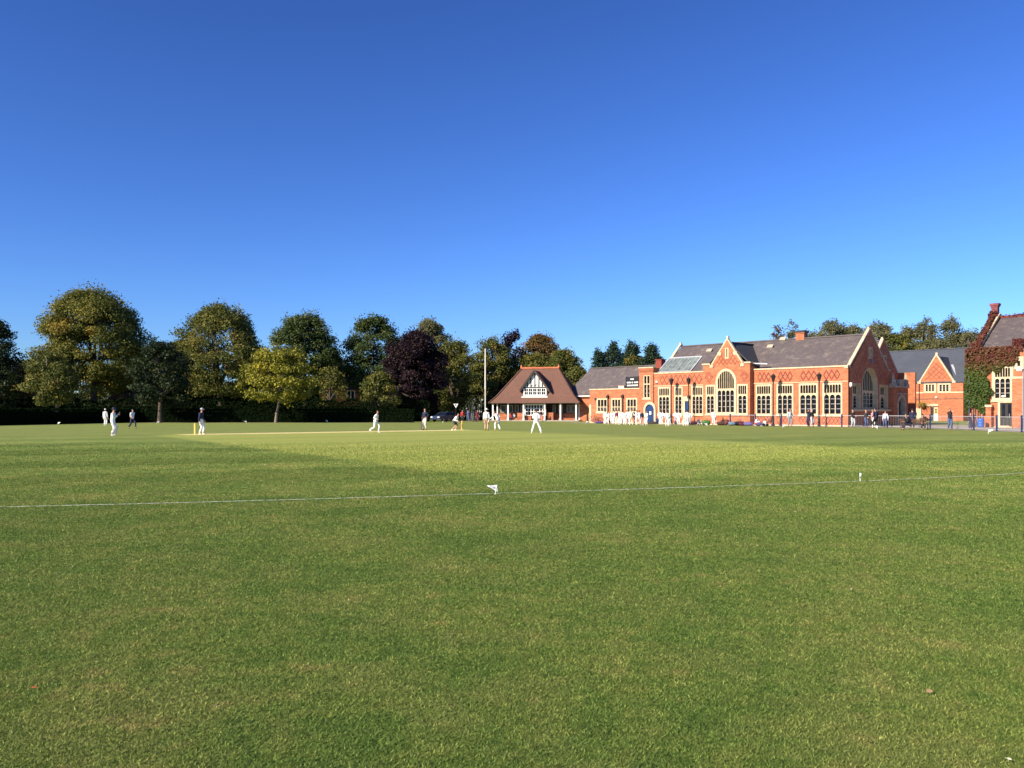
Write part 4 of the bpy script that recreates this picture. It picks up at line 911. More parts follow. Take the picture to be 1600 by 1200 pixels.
TREES = [
 # px, top, half width px, crown bottom, D, leaves, label, options
 (-14, 492, 44, 652, 118, 'dark', 'dark broad tree cut off by the left edge of the photo', dict()),
 (32, 572, 22, 645, 128, 'rust', 'small reddish tree between the left edge and the tall golden tree', dict()),
 (147, 449, 89, 617, 140, 'gold', 'tallest broad domed tree with golden green leaves, at left', dict(dense=.95, gap=.35)),
 (78, 552, 40, 634, 109.5, 'olive', 'smaller olive tree with a leaning bare trunk before the tallest golden tree', dict(trunkpx=88, bark=BARK_PALE, lean=.4)),
 (252, 532, 44, 636, 109.5, 'dark', 'dark green small tree by the hedge, right of the tallest golden tree', dict(trunkpx=250)),
 (344, 475, 76, 622, 140, 'olive', 'airy autumn brown tree with sky showing between its limbs', dict(dense=.62, gap=.6, name='airy_tree')),
 (438, 541, 55, 630, 109.5, 'lime', 'bright yellow green young tree with a crooked thin trunk before the hedge', dict(trunkpx=431, bark=BARK_PALE, lean=.45, dense=.9, gap=.2, tiers=4)),
 (477, 487, 60, 632, 138, 'green', 'dome shaped dark green tree behind the bright yellow green young tree', dict(dense=1.1)),
 (516, 575, 28, 632, 132, 'olive', 'olive brown small tree between the green dome tree and the umbrella crowned tree', dict(dense=.32, gap=.3)),
 (586, 491, 51, 640, 142, 'green', 'umbrella crowned green tree just left of the purple copper beech', dict(shape='umbrella', gap=.45, dense=.8)),
 (592, 582, 30, 645, 120, 'olive', 'small olive brown tree at the left foot of the copper beech', dict(trunkpx=588)),
 (648, 515, 52, 640, 128, 'purple', 'dark purple copper beech with a dense rounded crown', dict(dense=1.5)),
 (672, 498, 34, 600, 152, 'grey', 'pale olive tree rising behind the copper beech', dict()),
 (711, 527, 32, 645, 138, 'olive', 'olive brown tree right of the copper beech', dict()),
 (765, 527, 36, 640, 148, 'olive', 'olive green tree behind the white flagpole', dict()),
 (800, 516, 22, 640, 155, 'purple', 'tall thin purple leaved tree with spiky top behind the pavilion left slope', dict(shape='tall', dense=.8, gap=.3)),
 (845, 520, 40, 625, 162, 'rust', 'brown topped broad tree behind the pavilion roof', dict()),
 (880, 545, 36, 640, 146, 'olive', 'mid green rounded tree between the pavilion and the slate roofed hall', dict(dense=1.2)),
 (836, 552, 44, 640, 150, 'olive', 'olive tree directly behind the pavilion ridge', dict()),
 (936, 545, 30, 640, 172, 'pine', 'short conifer, leftmost of the four above the slate roof', dict(name=NC, shape='cone', trunkpx=936)),
 (958, 534, 34, 640, 172, 'pine', 'dark pointed conifer, second from the left above the slate roof', dict(name=NC, shape='cone')),
 (987, 535, 42, 640, 178, 'pine', 'broad dark conifer, third from the left above the slate roof', dict(name=NC, shape='cone')),
 (1019, 537, 40, 640, 174, 'pine', 'dark conifer nearest the hall gable coping, above the slate roof', dict(name=NC, shape='cone')),
 (991, 556, 18, 600, 164, 'olive', 'low olive tree in front of the conifers above the slate roof', dict()),
 (1030, 565, 18, 620, 160, 'olive', 'low olive tree at the left end of the hall roof', dict()),
 (1214, 506, 14, 600, 150, 'rust', 'sparse brown tree above the hall roof, left of the chimney', dict(dense=.35, gap=.3, shape='tall')),
 (1238, 503, 12, 600, 152, 'grey', 'sparse thin tree above the hall roof, next to the chimney', dict(dense=.25, gap=.3, shape='tall')),
 (1300, 501, 38, 600, 152, 'grey', 'wide sparse tree above the hall roof between chimney and gable', dict(dense=.5, gap=.35)),
 (1372, 503, 38, 600, 150, 'grey', 'olive grey tree rising behind the hall front gable', dict(dense=.6, gap=.3)),
 (1400, 520, 40, 610, 148, 'olive', 'leafy olive tree behind the rear hall gable', dict(dense=1)),
 (1447, 498, 26, 600, 158, 'grey', 'tall sparse tree left of centre above the gabled block roof', dict(dense=.5, gap=.35)),
 (1487, 497, 28, 600, 160, 'grey', 'tall thin leaved tree right of centre above the gabled block roof', dict(dense=.45, gap=.4)),
 (1462, 530, 40, 600, 152, 'grey', 'low leafy tree right behind the gabled block ridge', dict()),
 (1520, 514, 30, 600, 156, 'grey', 'sparse tree beside the ivy clad house chimney', dict(dense=.45, gap=.35)),
 (-30, 545, 50, 648, 158, 'dark', 'dark backing tree at the left edge, behind the cut off tree', dict()),
 (52, 560, 40, 648, 166, 'olive', 'dim olive tree at the left foot of the tallest tree, farther back', dict()),
 (225, 540, 46, 648, 166, 'dark', 'dark tree filling the gap right of the tallest golden tree', dict()),
 (290, 530, 48, 648, 158, 'green', 'green tree filling the gap left of the airy autumn tree', dict()),
 (400, 540, 44, 648, 162, 'olive', 'brown green tree right of the airy autumn tree, behind', dict()),
 (530, 560, 40, 648, 166, 'dark', 'dark tree behind the olive brown small tree', dict()),
 (548, 575, 30, 648, 162, 'green', 'green tree at the foot of the umbrella crowned tree', dict()),
 (620, 560, 40, 648, 166, 'dark', 'dark tree behind the copper beech, at its left', dict()),
 (700, 570, 40, 648, 166, 'dark', 'dark tree under the olive trees right of the copper beech', dict()),
 (742, 575, 36, 648, 158, 'dark', 'dark tree low behind the flagpole', dict()),
 (785, 570, 36, 648, 166, 'dark', 'dark tree low behind the left slope of the pavilion', dict()),
 (905, 572, 26, 648, 135, 'olive', 'olive tree low behind the left end of the brown slate roof', dict()),
 (1335, 508, 34, 600, 156, 'grey', 'olive grey tree just left of the hall front gable apex', dict(dense=.5, gap=.3)),
 (1268, 516, 22, 600, 158, 'grey', 'small sparse tree just right of the hall chimney', dict(dense=.4, gap=.4)),
 (1425, 508, 30, 600, 158, 'grey', 'pale olive tree between the rear hall gable and the gabled block ridge', dict(dense=.5, gap=.3)),
 (1503, 520, 34, 600, 160, 'grey', 'olive tree low behind the right end of the gabled block roof', dict()),
 (1640, 480, 60, 640, 150, 'olive', 'broad tree beyond the right edge of the photo', dict()),
 (-75, 480, 60, 650, 125, 'green', 'broad green tree beyond the left edge of the photo', dict()),
]
for (px, top, hw_, bot, D, kd, lab, kw) in TREES: tree(px, top, hw_, bot, D, kd, lab, **kw)
# spiky shoots of the purple tree
# undergrowth and hedges: leafy surfaces over a dark core
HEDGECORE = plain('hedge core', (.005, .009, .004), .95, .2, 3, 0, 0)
def hedge(name, label, x0, x1, D, depth, h, kind, cat='hedge', wob=.25, dens=26, size=.3):
    t = thing(name, label, cat, ((x0+x1)/2, D, 0)); w = x1-x0
    n = int(w*(h*dens+depth*dens)); nt_ = int(n*depth/(h+depth))
    xs_ = (nrng.random(n)-.5)*w; hz_ = h*(1+wob*.5*np.sin(xs_*.9+x0)+wob*.35*np.sin(xs_*2.3+1)+wob*.2*np.sin(xs_*.31))
    y = np.where(np.arange(n) < nt_, nrng.random(n)*depth, np.abs(nrng.normal(size=n))*.12); z = np.where(np.arange(n) < nt_, hz_, nrng.random(n)*hz_)
    z = z+nrng.normal(size=n)*.07
    NN = np.where((np.arange(n) < nt_)[:, None], [[0, 0, 1.]], [[0, -1., .2]])
    leaf_mesh('foliage', np.stack([xs_, y, np.maximum(z, .03)], 1), NN, size, nrng.normal(size=n)*.2+.38, LM[kind], t)
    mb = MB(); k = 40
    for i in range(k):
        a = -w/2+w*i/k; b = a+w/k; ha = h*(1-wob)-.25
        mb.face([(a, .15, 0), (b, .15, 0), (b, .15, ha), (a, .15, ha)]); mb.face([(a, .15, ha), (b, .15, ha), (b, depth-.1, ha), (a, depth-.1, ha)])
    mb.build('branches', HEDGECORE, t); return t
hedge('clipped_hedge', 'long low clipped dark hedge along the far left edge of the field', -50, -13.2, 112, 1.4, 1.72, 'yew', wob=.03, dens=110, size=.2)
hs_ = hedge('clipped_hedge', 'dark clipped hedge along the left side, nearer than the low hedge at the back', -16, 16, 0, 1.4, 1.75, 'yew', wob=.04, dens=110, size=.2); hs_.location = (-53.5, 98, 0); hs_.rotation_euler = (0, 0, R(78))
hedge('tall_hedge', 'taller uneven dark hedge behind the low clipped hedge', -96, -12, 121, 2.2, 3.0, 'yew', wob=.16, dens=75)
hedge('shrub_belt', 'belt of dark shrubs beneath the far trees, behind both hedges', -120, 6, 150, 6, 6.5, 'dark', 'shrubs', wob=.22, dens=20, size=.5)
hedge('shrub_belt', 'dark shrubs closing the gap behind the cricket pavilion', -12, 20, 141, 3, 4.2, 'dark', 'shrubs', wob=.3, dens=16, size=.4)
mb = MB(); mb.face([(-95, 108.6, .007), (-13, 109.2, .007), (-13, 112.2, .007), (-95, 112.2, .007)]); tag(mb.build('earth_strip', DIRT), 'bare earth strip at the foot of the low hedge', 'earth', kind='structure')
# flowering shrub with pale plumes right of the copper beech
fs = thing('flowering_shrub', 'grey stemmed shrub with white flower heads left of the flagpole', 'shrub', gnd(740, D=119))
mb = MB(); pl_ = []
for k in range(26):
    x = rng.uniform(-1.4, 1.4); hgt_ = rng.uniform(1.4, 3.4); x2 = x+rng.uniform(-.3, .3)
    mb.tube([(x*.5, rng.uniform(-.2, .2), 0), (x*.85, 0, hgt_*.6), (x2, rng.uniform(-.3, .3), hgt_)], [.035, .025, .012], 5, cap=False); pl_.append((x2, 0, hgt_))
mb.build('stem', plain('grey stem', (.16, .16, .15)), fs)
P = np.concatenate([np.array(p)+nrng.normal(size=(26, 3))*np.array([.18, .15, .3])-np.array([0, 0, .3]) for p in pl_]); leaf_mesh('foliage', P, np.tile([0, -.4, .5], (len(P), 1)), .2, nrng.random(len(P))*.8, LM['dark'], fs)
P = np.concatenate([np.array(p)+nrng.normal(size=(14, 3))*.09 for p in pl_[:7]]); mt = leaf_mat('white petals', [(0, (.55, .55, .52)), (1, (.75, .75, .72))], .2); leaf_mesh('flower_head', P, np.tile([0, -.4, .5], (len(P), 1)), .16, nrng.random(len(P)), mt, fs)
# creeper over the ivy clad house
def creeper():
    P = []; NN = []; T = []
    def add(n, fx, tint, tsd=.12):
        for _ in range(n):
            p, nn = fx(); P.append(p); NN.append(nn); T.append(tint(p)+rng.gauss(0, tsd))
    gx0, gx1 = vx(1513), vx(1548)
    def front():
        while True:
            x = rng.uniform(-.55, vx(1592)); z = rng.uniform(1.2, VE+.4)
            edge = 5.75+.35*math.sin(x*2.1)+.2*math.sin(x*5)
            lim = vx(1547)+.22*math.sin(z*2.3)+.12*math.sin(z*6)
            lo = 1.5+.5*math.sin(x*3+1)+max(0, x-.6)*.5
            if (x < lim and z > lo) or z > edge: return (x, -.08-abs(rng.gauss(0, .14))-(.25*math.sin(max(0, min(1, (z-1.2)/4.5))*math.pi) if x < lim else 0)*rng.random(), z), (0, -1, .3)
    add(6500, front, lambda p: .22 if p[2] < 4.6 else min(.72, .22+(p[2]-4.6)*.26))
    def side(): return (-.1-abs(rng.gauss(0, .1)), rng.uniform(0, 3), rng.uniform(2, VE)), (-1, -.2, .2)
    add(900, side, lambda p: .2 if p[2] < 5 else .6)
    def rake():
        t = rng.random()**.8; y = .2+7*t; z = VE+.1+4.3*t
        return (rng.uniform(-.18, .15+.45*(1-t)), y-.2*rng.random(), z+abs(rng.gauss(.12, .14))), (-.3, -.7, .6)
    add(2000, rake, lambda p: .80)
    def pier(px, z1):
        x = vx(px)
        return lambda: ((x+rng.uniform(-.42, .42), rng.choice((-.22, -.2, rng.uniform(-.2, .5))), rng.uniform(VE, z1)), (0, -1, .2))
    add(420, pier(1525.5, vz(536, 1525)), lambda p: .82); add(420, pier(1590.5, vz(530, 1590)), lambda p: .9)
    def chim():
        z = rng.uniform(10.4, 11.9); w = .46 if z < 11.6 else .32
        s = rng.random(); return ((cq+(-w if s < .5 else rng.uniform(-w, w)), 7.2+(rng.uniform(-.6, .6) if s < .5 else -.68), z), (-.5, -.7, .1))
    add(700, chim, lambda p: .93)
    def ridge(): return (rng.uniform(.6, 7), 7.1+rng.gauss(0, .12), 11.3+abs(rng.gauss(0, .08))), (0, -.6, .7)
    add(260, ridge, lambda p: .93)
    c = thing('wall_creeper', 'creeper turning from green to red over the house at the right edge', 'creeper', V.o, TH)
    leaf_mesh('foliage', np.array(P), np.array(NN), np.full(len(P), .24), np.array(T), LM['ivy'], c)
    mb = MB()
    for k in range(6):
        x = -.1+k*.22; pts = [(x*.6+.3, -.12, 0), (x, -.1, .9), (x+rng.uniform(-.2, .2), -.08, 2.2), (x*1.3, -.08, 4.2)]; mb.tube(pts, [.05, .045, .035, .02], 6, cap=False)
    mb.build('stem', BARK, c)
creeper()
# ================================================================== street furniture and small things
def lamp_post(px, py_top, yoff, label):
    x = H.x(px, yoff); p = H.w(x, yoff); zt = zat(py_top, p.y)
    t = thing('lamp_post', label, 'lamp post', p, TH, 'black lamp posts along the hall front')
    mb = MB(); mb.lathe([(.0, 0), (.17, 0), (.17, .12), (.12, .2), (.11, .9), (.075, 1.0), (.06, 1.1), (.05, zt-1.0), (.08, zt-.98), (.08, zt-.9), (.04, zt-.85)], n=10); mb.build('post', BLACK, t, False)
    mb = MB(); mb.lathe([(.05, zt-.86), (.12, zt-.8), (.24, zt-.35), (.27, zt-.3), (.25, zt-.27)], n=8); mb.lathe([(.28, zt-.3), (.17, zt-.15), (.06, zt-.08), (.04, zt), (0, zt+.05)], n=8)
    mb.build('lantern', BLACK, t); return t
lamp_post(1049, 590, -1.0, 'black lamp post between the two leftmost tall windows of the hall')
lamp_post(1076, 589, -1.0, 'black lamp post standing right beside the blue hall door')
lamp_post(1208.2, 583.5, -1.2, 'black lamp post between the projecting bay and the right end of the hall')
lamp_post(1280, 582, -1.2, 'black lamp post nearest the front gable, between the last two tall windows')
x = H.x(1076.5, -.1); mb = MB(); mb.box(x-.14, x+.14, -.26, -.02, 3.0, 3.35); mb.tube([(x, -.12, .05), (x, -.12, 3.1)], .055, 8); mb.build('downpipe', BLACK, hall)
# floodlight pole at the right edge
p = gnd(1598.5, D=74); fp = thing('light_pole', 'grey pole at the right edge carrying a white floodlight', 'pole', p)
mb = MB(); mb.tube([(0, 0, 0), (0, 0, 5.3)], [.075, .05], 8); mb.build('pole', GREYM, fp)
mb = MB(); mb.bar((0, 0, 5.2), (-.3, -.05, 5.3), .05, .05); mb.build('bracket', GREYM, fp)
mb = MB(); M = Matrix.Translation((-.38, -.1, 5.3)) @ Matrix.Rotation(.35, 4, 'X')
i0 = len(mb.v); mb.box(-.2, .2, -.1, .1, -.16, .16); mb.v = [tuple(M @ Vector(q)) for q in mb.v]; mb.build('floodlight', WHITE, fp)
# railing between field and forecourt
fence_pts = [H.w(-11.8, -2.55), H.w(-8.8, -2.55), H.w(-5.8, -2.6), H.w(-2.9, -2.6), H.w(.55, -2.6), Vector((34.6, 76.8, 0)), Vector((37.0, 73.6, 0)), Vector((37.15, 70.3, 0)), Vector((37.25, 67.1, 0)), Vector((37.35, 64.1, 0)), Vector((37.5, 61.2, 0)), Vector((37.6, 58.2, 0)), Vector((37.7, 55, 0))]
rl = thing('metal_railing', 'low metal railing with navy posts and thin pale bars beside the field', 'railing', fence_pts[0])
o0 = fence_pts[0]
RAILW = plain('pale rail', (.34, .33, .33), .5, .1)
for i, p in enumerate(fence_pts):
    q = p-o0; mb = MB(); mb.lathe([(.0, 0), (.075, 0), (.075, 1.12), (.09, 1.13), (.09, 1.2), (.05, 1.25), (0, 1.27)], (q.x, q.y, 0), 8); mb.build('post', NAVYP, rl)
    if i < len(fence_pts)-1:
        r = fence_pts[i+1]-o0; mb = MB(); mb.bar(q+Vector((0, 0, 1.12)), r+Vector((0, 0, 1.12)), .045, .05); mb.bar(q+Vector((0, 0, .15)), r+Vector((0, 0, .15)), .03, .03)
        n = int((r-q).length/.16)
        for k in range(1, n):
            a = q.lerp(r, k/n); mb.tube([a+Vector((0, 0, .15)), a+Vector((0, 0, 1.1))], .005, 4, cap=False)
        mb.build('rail_panel', RAILW, rl)
# flagpole
p = gnd(758.3, D=112); fpz = thing('flagpole', 'tall slender white flagpole left of the cricket pavilion', 'flagpole', p); zt = zat(547, 112)
mb = MB(); mb.tube([(0, 0, 0), (0, 0, zt*.45), (0, 0, zt*.46), (0, 0, zt)], [.085, .075, .11, .08], 10); mb.build('pole', plain('old white paint', (.66, .62, .54), .5, .1), fpz)
mb = MB(); mb.lathe([(0, 0), (.11, .05), (.11, .12), (0, .2)], (0, 0, zt), 10); mb.build('finial', WHITE, fpz); mb = MB(); mb.box(-.3, .3, -.3, .3, 0, .12); mb.build('base', PAVE, fpz)
# warning sign
p = gnd(712.3, D=116); sg = thing('triangular_sign', 'inverted white triangular sign on a dark post under the trees', 'sign', p); zs = zat(634, 116)
mb = MB(); mb.tube([(0, .05, 0), (0, .05, zs+.3)], .035, 6); mb.build('post', BLACK, sg)
mb = MB(); mb.face([(-.34, 0, zs+.28), (0, 0, zs-.32), (.34, 0, zs+.28)]); mb.face([(-.34, .02, zs+.28), (.34, .02, zs+.28), (0, .02, zs-.32)])
mb.face([(-.16, -.006, zs+.2), (.02, -.006, zs-.1), (.09, -.006, zs+.2)], 1); mb.build('plate', [WHITE, BLACK], sg)
# boundary flags
def flag(px, py, label, s=1.0, rot=0, lean=.05, right=False):
    t = thing('boundary_flag', label, 'flag', gnd(px, py), rot, 'small white boundary flags')
    mb = MB(); mb.tube([(0, 0, -.03), (lean*.9*s, 0, .185*s)], .008*s if s < 1.2 else .014, 6); mb.build('stake', WHITE, t)
    sgn = 1 if right else -1; mb = MB(); th_ = .004
    for k in range(4):
        a, b = k/4, (k+1)/4
        def e(t_): x = lean*s+sgn*.20*s*t_; return Vector((x, .012*math.sin(t_*6)*s, .185*s-.008*s*t_)), Vector((x+.0, .012*math.sin(t_*6)*s, .185*s-.13*s*(1-t_)-.012*s*t_))
        (a1, a2), (b1, b2) = e(a), e(b); dy = Vector((0, th_, 0))
        mb.face([a1, a2, b2, b1]); mb.face([a1+dy, b1+dy, b2+dy, a2+dy]); mb.face([a1, b1, b1+dy, a1+dy]); mb.face([a2, a2+dy, b2+dy, b2])
    if s == 1.0:
        mb.box(lean-.06, lean-.03, -.008, -.002, .12, .15, 1); mb.box(lean-.09, lean-.07, -.008, -.002, .13, .16, 1)
    mb.build('pennant', [WHITE, plain('grey print', (.35, .35, .42))] if s == 1.0 else WHITE, t)
flag(773, 773, 'white triangular pennant flag on a stake on the chalk line, nearest the camera, centre')
flag(1344, 752, 'white flag seen edge on, standing on the chalk line at right', 1.05, R(74), .02)
for px, py, lab, s, rt in ((1544, 678, 'tiny white flag on the far grass nearest the right edge, before the fence', 1.7, True), (1370.5, 671, 'tiny white flag on the grass before the front gable', 1.7, False),
        (1223, 668.6, 'tiny white flag on the grass by the first navy railing post', 1.5, True), (1104.5, 666, 'tiny white flag on the grass before the left side of the bay', 1.5, False),
        (915.5, 661.6, 'tiny white flag on the grass right of the pavilion', 1.5, True), (691, 660.8, 'tiny white flag on the far grass just right of the navy sweater player', 1.0001, True),
        (633.5, 660, 'tiny white flag on the far grass below the copper beech left edge', 1.5, True), (511.5, 660.3, 'tiny white flag on the far grass right of the yellow green tree', 1.6, False),
        (384.5, 661.3, 'tiny white flag on the far grass right of the left wicket', 1.6, False), (245, 662.3, 'tiny white flag on the far grass left of the left wicket', 1.5, True), (90, 664, 'tiny white flag on the far grass nearest the left edge', 1.7, True)):
    flag(px, py, lab, s, R(rng.uniform(-20, 20)), .02, rt)
# wickets
for p, lab in ((P1, 'yellow wooden wicket of three stumps at the left end of the pitch'), (P2, 'yellow wooden wicket of three stumps at the right end of the pitch')):
    ang = math.atan2(Vv.y, Vv.x)
    t = thing('wicket', lab, 'wicket', p, ang, 'wickets at the two ends of the pitch')
    for x in (-.095, 0, .095):
        mb = MB(); mb.lathe([(0, -.05), (.024, -.05), (.024, .70), (.018, .73), (0, .74)], (x, 0, 0), 10); mb.build('stump', STUMPW, t)
    for x in (-.048, .048):
        mb = MB(); mb.tube([(x-.05, 0, .745), (x-.03, 0, .745), (x, 0, .745), (x+.03, 0, .745), (x+.05, 0, .745)], [.007, .011, .009, .011, .007], 6); mb.build('bail', STUMPW, t)
# bench on the field edge
bp = gnd(1429, 671.5); bn = thing('park_bench', 'dark wooden bench with back, facing the game at right', 'bench', bp, R(4))
def bench(t, w=2.3):
    mb = MB()
    for k in range(4): mb.box(-w/2, w/2, -.22+k*.115, -.12+k*.115, .43, .46)
    mb.build('seat', WOOD, t); mb = MB()
    for k in range(4): mb.bar((-w/2, .25+.02*k, .55+k*.11), (w/2, .25+.02*k, .55+k*.11), .025, .085, 0, (0, .15, 1))
    mb.build('backrest', WOOD, t)
    for x in (-w/2+.12, w/2-.12):
        for y, h in ((-.2, .62), (.24, .92)):
            mb = MB(); mb.bar((x, y, 0), (x, y+(.07 if y > 0 else 0), h), .06, .06, 0, (1, 0, 0)); mb.build('leg', WOOD, t)
        mb = MB(); mb.box(x-.035, x+.035, -.26, .27, .62, .66); mb.build('armrest', WOOD, t)
bench(bn)
# picnic table under the pavilion's left side
pt = thing('picnic_table', 'wooden picnic table in front of the pavilion, left end', 'table', gnd(798, 657.2), R(5))
mb = MB()
for k in range(6): mb.box(-.9, .9, -.36+k*.122, -.25+k*.122, .72, .76)
mb.build('table_top', WOOD, pt)
for y in (-.75, .75):
    mb = MB()
    for k in range(2): mb.box(-.9, .9, y-.13+k*.13, y-.01+k*.13, .42, .46)
    mb.build('seat', WOOD, pt)
for x in (-.7, .7):
    for s in (-1, 1):
        mb = MB(); mb.bar((x, s*.72, 0), (x, s*.2, .72), .06, .09, 0, (1, 0, 0)); mb.build('leg', WOOD, pt)
    mb = MB(); mb.box(x+.035, x+.075, -.85, .85, .36, .43); mb.build('crossbar', WOOD, pt)
# blue barrel
BARREL = plain('barrel plastic', (.018, .10, .40), .4, .12); bb = thing('blue_barrel', 'bright blue plastic barrel bin by the ivy clad house', 'barrel', gnd(1532.5, D=79.5))
mb = MB(); mb.lathe([(0, 0), (.26, 0), (.28, .04), (.30, .25), (.285, .27), (.305, .3), (.31, .48), (.295, .5), (.31, .53), (.295, .76), (.27, .82), (0, .82)], n=18); mb.build('body', BARREL, bb, True)
mb = MB(); mb.lathe([(.28, .8), (.29, .82), (.29, .86), (0, .88)], n=18); mb.build('lid', BARREL, bb)
# hanging flower basket bracket on the back block
fbk = thing('hanging_basket', 'leafy green hanging basket on the wall of the gabled block', 'basket', S.w(S.x(1441.5, -.5), -.5, 2.35))
mb = MB(); mb.blob((0, 0, 0), (.35, .35, .3), 10, 0, -1); mb.build('bowl', WOOD, fbk); mb = MB(); mb.tube([(0, 0, .2), (0, 0, .9)], .012, 4); mb.build('chain', BLACK, fbk)
u = nrng.normal(size=(420, 3))*np.array([.38, .38, .2])+np.array([0, 0, .2]); leaf_mesh('foliage', u, np.tile([0, -.5, .7], (420, 1)), .14, nrng.random(420), LM['lime'], fbk)
# car in the shade
def car(px, D, label, c, rz):
    t = thing('parked_car', label, 'car', gnd(px, D=D), rz); paint = plain('car paint', c, .25, .05); W = .86
    low = [(-2.1, .38), (-2.12, .62), (-2.0, .82), (-1.1, .92), (1.5, .95), (2.05, .88), (2.1, .6), (2.05, .36)]
    up = [(-1.15, .9), (-.45, 1.38), (.75, 1.42), (1.55, .94)]
    mb = MB()
    for prof, w0, w1 in ((low, W, W), (up, W-.06, W-.2)):
        zmx = max(z for _, z in prof); zmn = min(z for _, z in prof)
        wf = lambda z: w0+(w1-w0)*(z-zmn)/(zmx-zmn)
        L = [(x, -wf(z), z) for x, z in prof]; Rr = [(x, wf(z), z) for x, z in prof]
        mb.face(L); mb.face(Rr[::-1])
        for i in range(len(prof)): j = (i+1) % len(prof); mb.face([L[i], L[j], Rr[j], Rr[i]])
    mb.build('body', paint, t)
    for s in (-1, 1):
        mb = MB(); yy_ = lambda z: s*(W-.06-.14*(z-.9)/.52+.012)
        for q in ([(-.95, .96), (-.42, 1.33), (.1, 1.35), (.1, .97)], [(.18, .97), (.18, 1.35), (.7, 1.36), (1.3, .98)]): mb.face([(x, yy_(z), z) for x, z in q])
        mb.build('side_window', GLASS, t)
        for x in (-1.3, 1.3):
            mb = MB(); mb.tube([(x, s*(W-.12), .32), (x, s*(W+.03), .32)], .32, 16); wl = mb.build('wheel', BLACK, t)
            mb = MB(); mb.tube([(x, s*(W+.0), .32), (x, s*(W+.04), .32)], .19, 12); mb.build('rim', GREYM, wl)
        mb = MB(); mb.box(-2.14, -2.04, s*.62-.17, s*.62+.17, .62, .76); mb.build('headlight', WHITE, t)
        mb = MB(); mb.box(2.04, 2.13, s*.66-.12, s*.66+.12, .66, .84); mb.build('tail_light', plain('red lamp', (.3, .02, .02), .3), t)
    for q in ([(-1.1, .93), (-.47, 1.36)], [(1.5, .96), (.79, 1.40)]):
        (x0_, z0_), (x1_, z1_) = q; o = .02*(1 if x0_ > 0 else -1); mb = MB(); mb.face([(x0_+o, -.7, z0_+.02), (x0_+o, .7, z0_+.02), (x1_+o, .6, z1_), (x1_+o, -.6, z1_)]); mb.build('windscreen', GLASS, t)
car(695, 117, 'dark blue car parked in the shade under the trees', (.03, .045, .09), R(55))
# bicycles at the left end of the wing
def bicycle(px, D, label, c, rz):
    t = thing('bicycle', label, 'bicycle', gnd(px, D=D), rz, 'bicycles at the end of the wing'); pnt = plain('bike paint', c, .4)
    for x in (-.52, .52):
        mb = MB(); pts = [(x+.33*math.cos(a), 0, .34+.33*math.sin(a)) for a in [k*2*math.pi/18 for k in range(19)]]; mb.tube(pts, .018, 5, cap=False)
        for k in range(6): a = k*math.pi/3; mb.tube([(x, 0, .34), (x+.32*math.cos(a), 0, .34+.32*math.sin(a))], .004, 3, cap=False)
        mb.build('wheel', BLACK, t)
    mb = MB()
    for a, b in (((-.52, .34), (-.18, .82)), ((-.18, .82), (-.05, .32)), ((-.52, .34), (-.05, .32)), ((-.05, .32), (.36, .78)), ((-.18, .78), (.36, .80)), ((.34, .95), (.52, .34))): mb.tube([(a[0], 0, a[1]), (b[0], 0, b[1])], .018, 6)
    mb.build('frame', pnt, t)
    mb = MB(); mb.tube([(.36, -.24, .98), (.36, 0, .96), (.36, .24, .98)], .014, 6); mb.build('handlebar', BLACK, t)
    mb = MB(); mb.blob((-.2, 0, .88), (.13, .07, .03)); mb.build('saddle', BLACK, t)
bicycle(925, 106.5, 'dark bicycle leaning at the corner of the low wing, left of the other', (.05, .05, .06), R(-20))
bicycle(934, 106.2, 'reddish bicycle leaning under the first small wing window', (.25, .06, .05), R(-44))
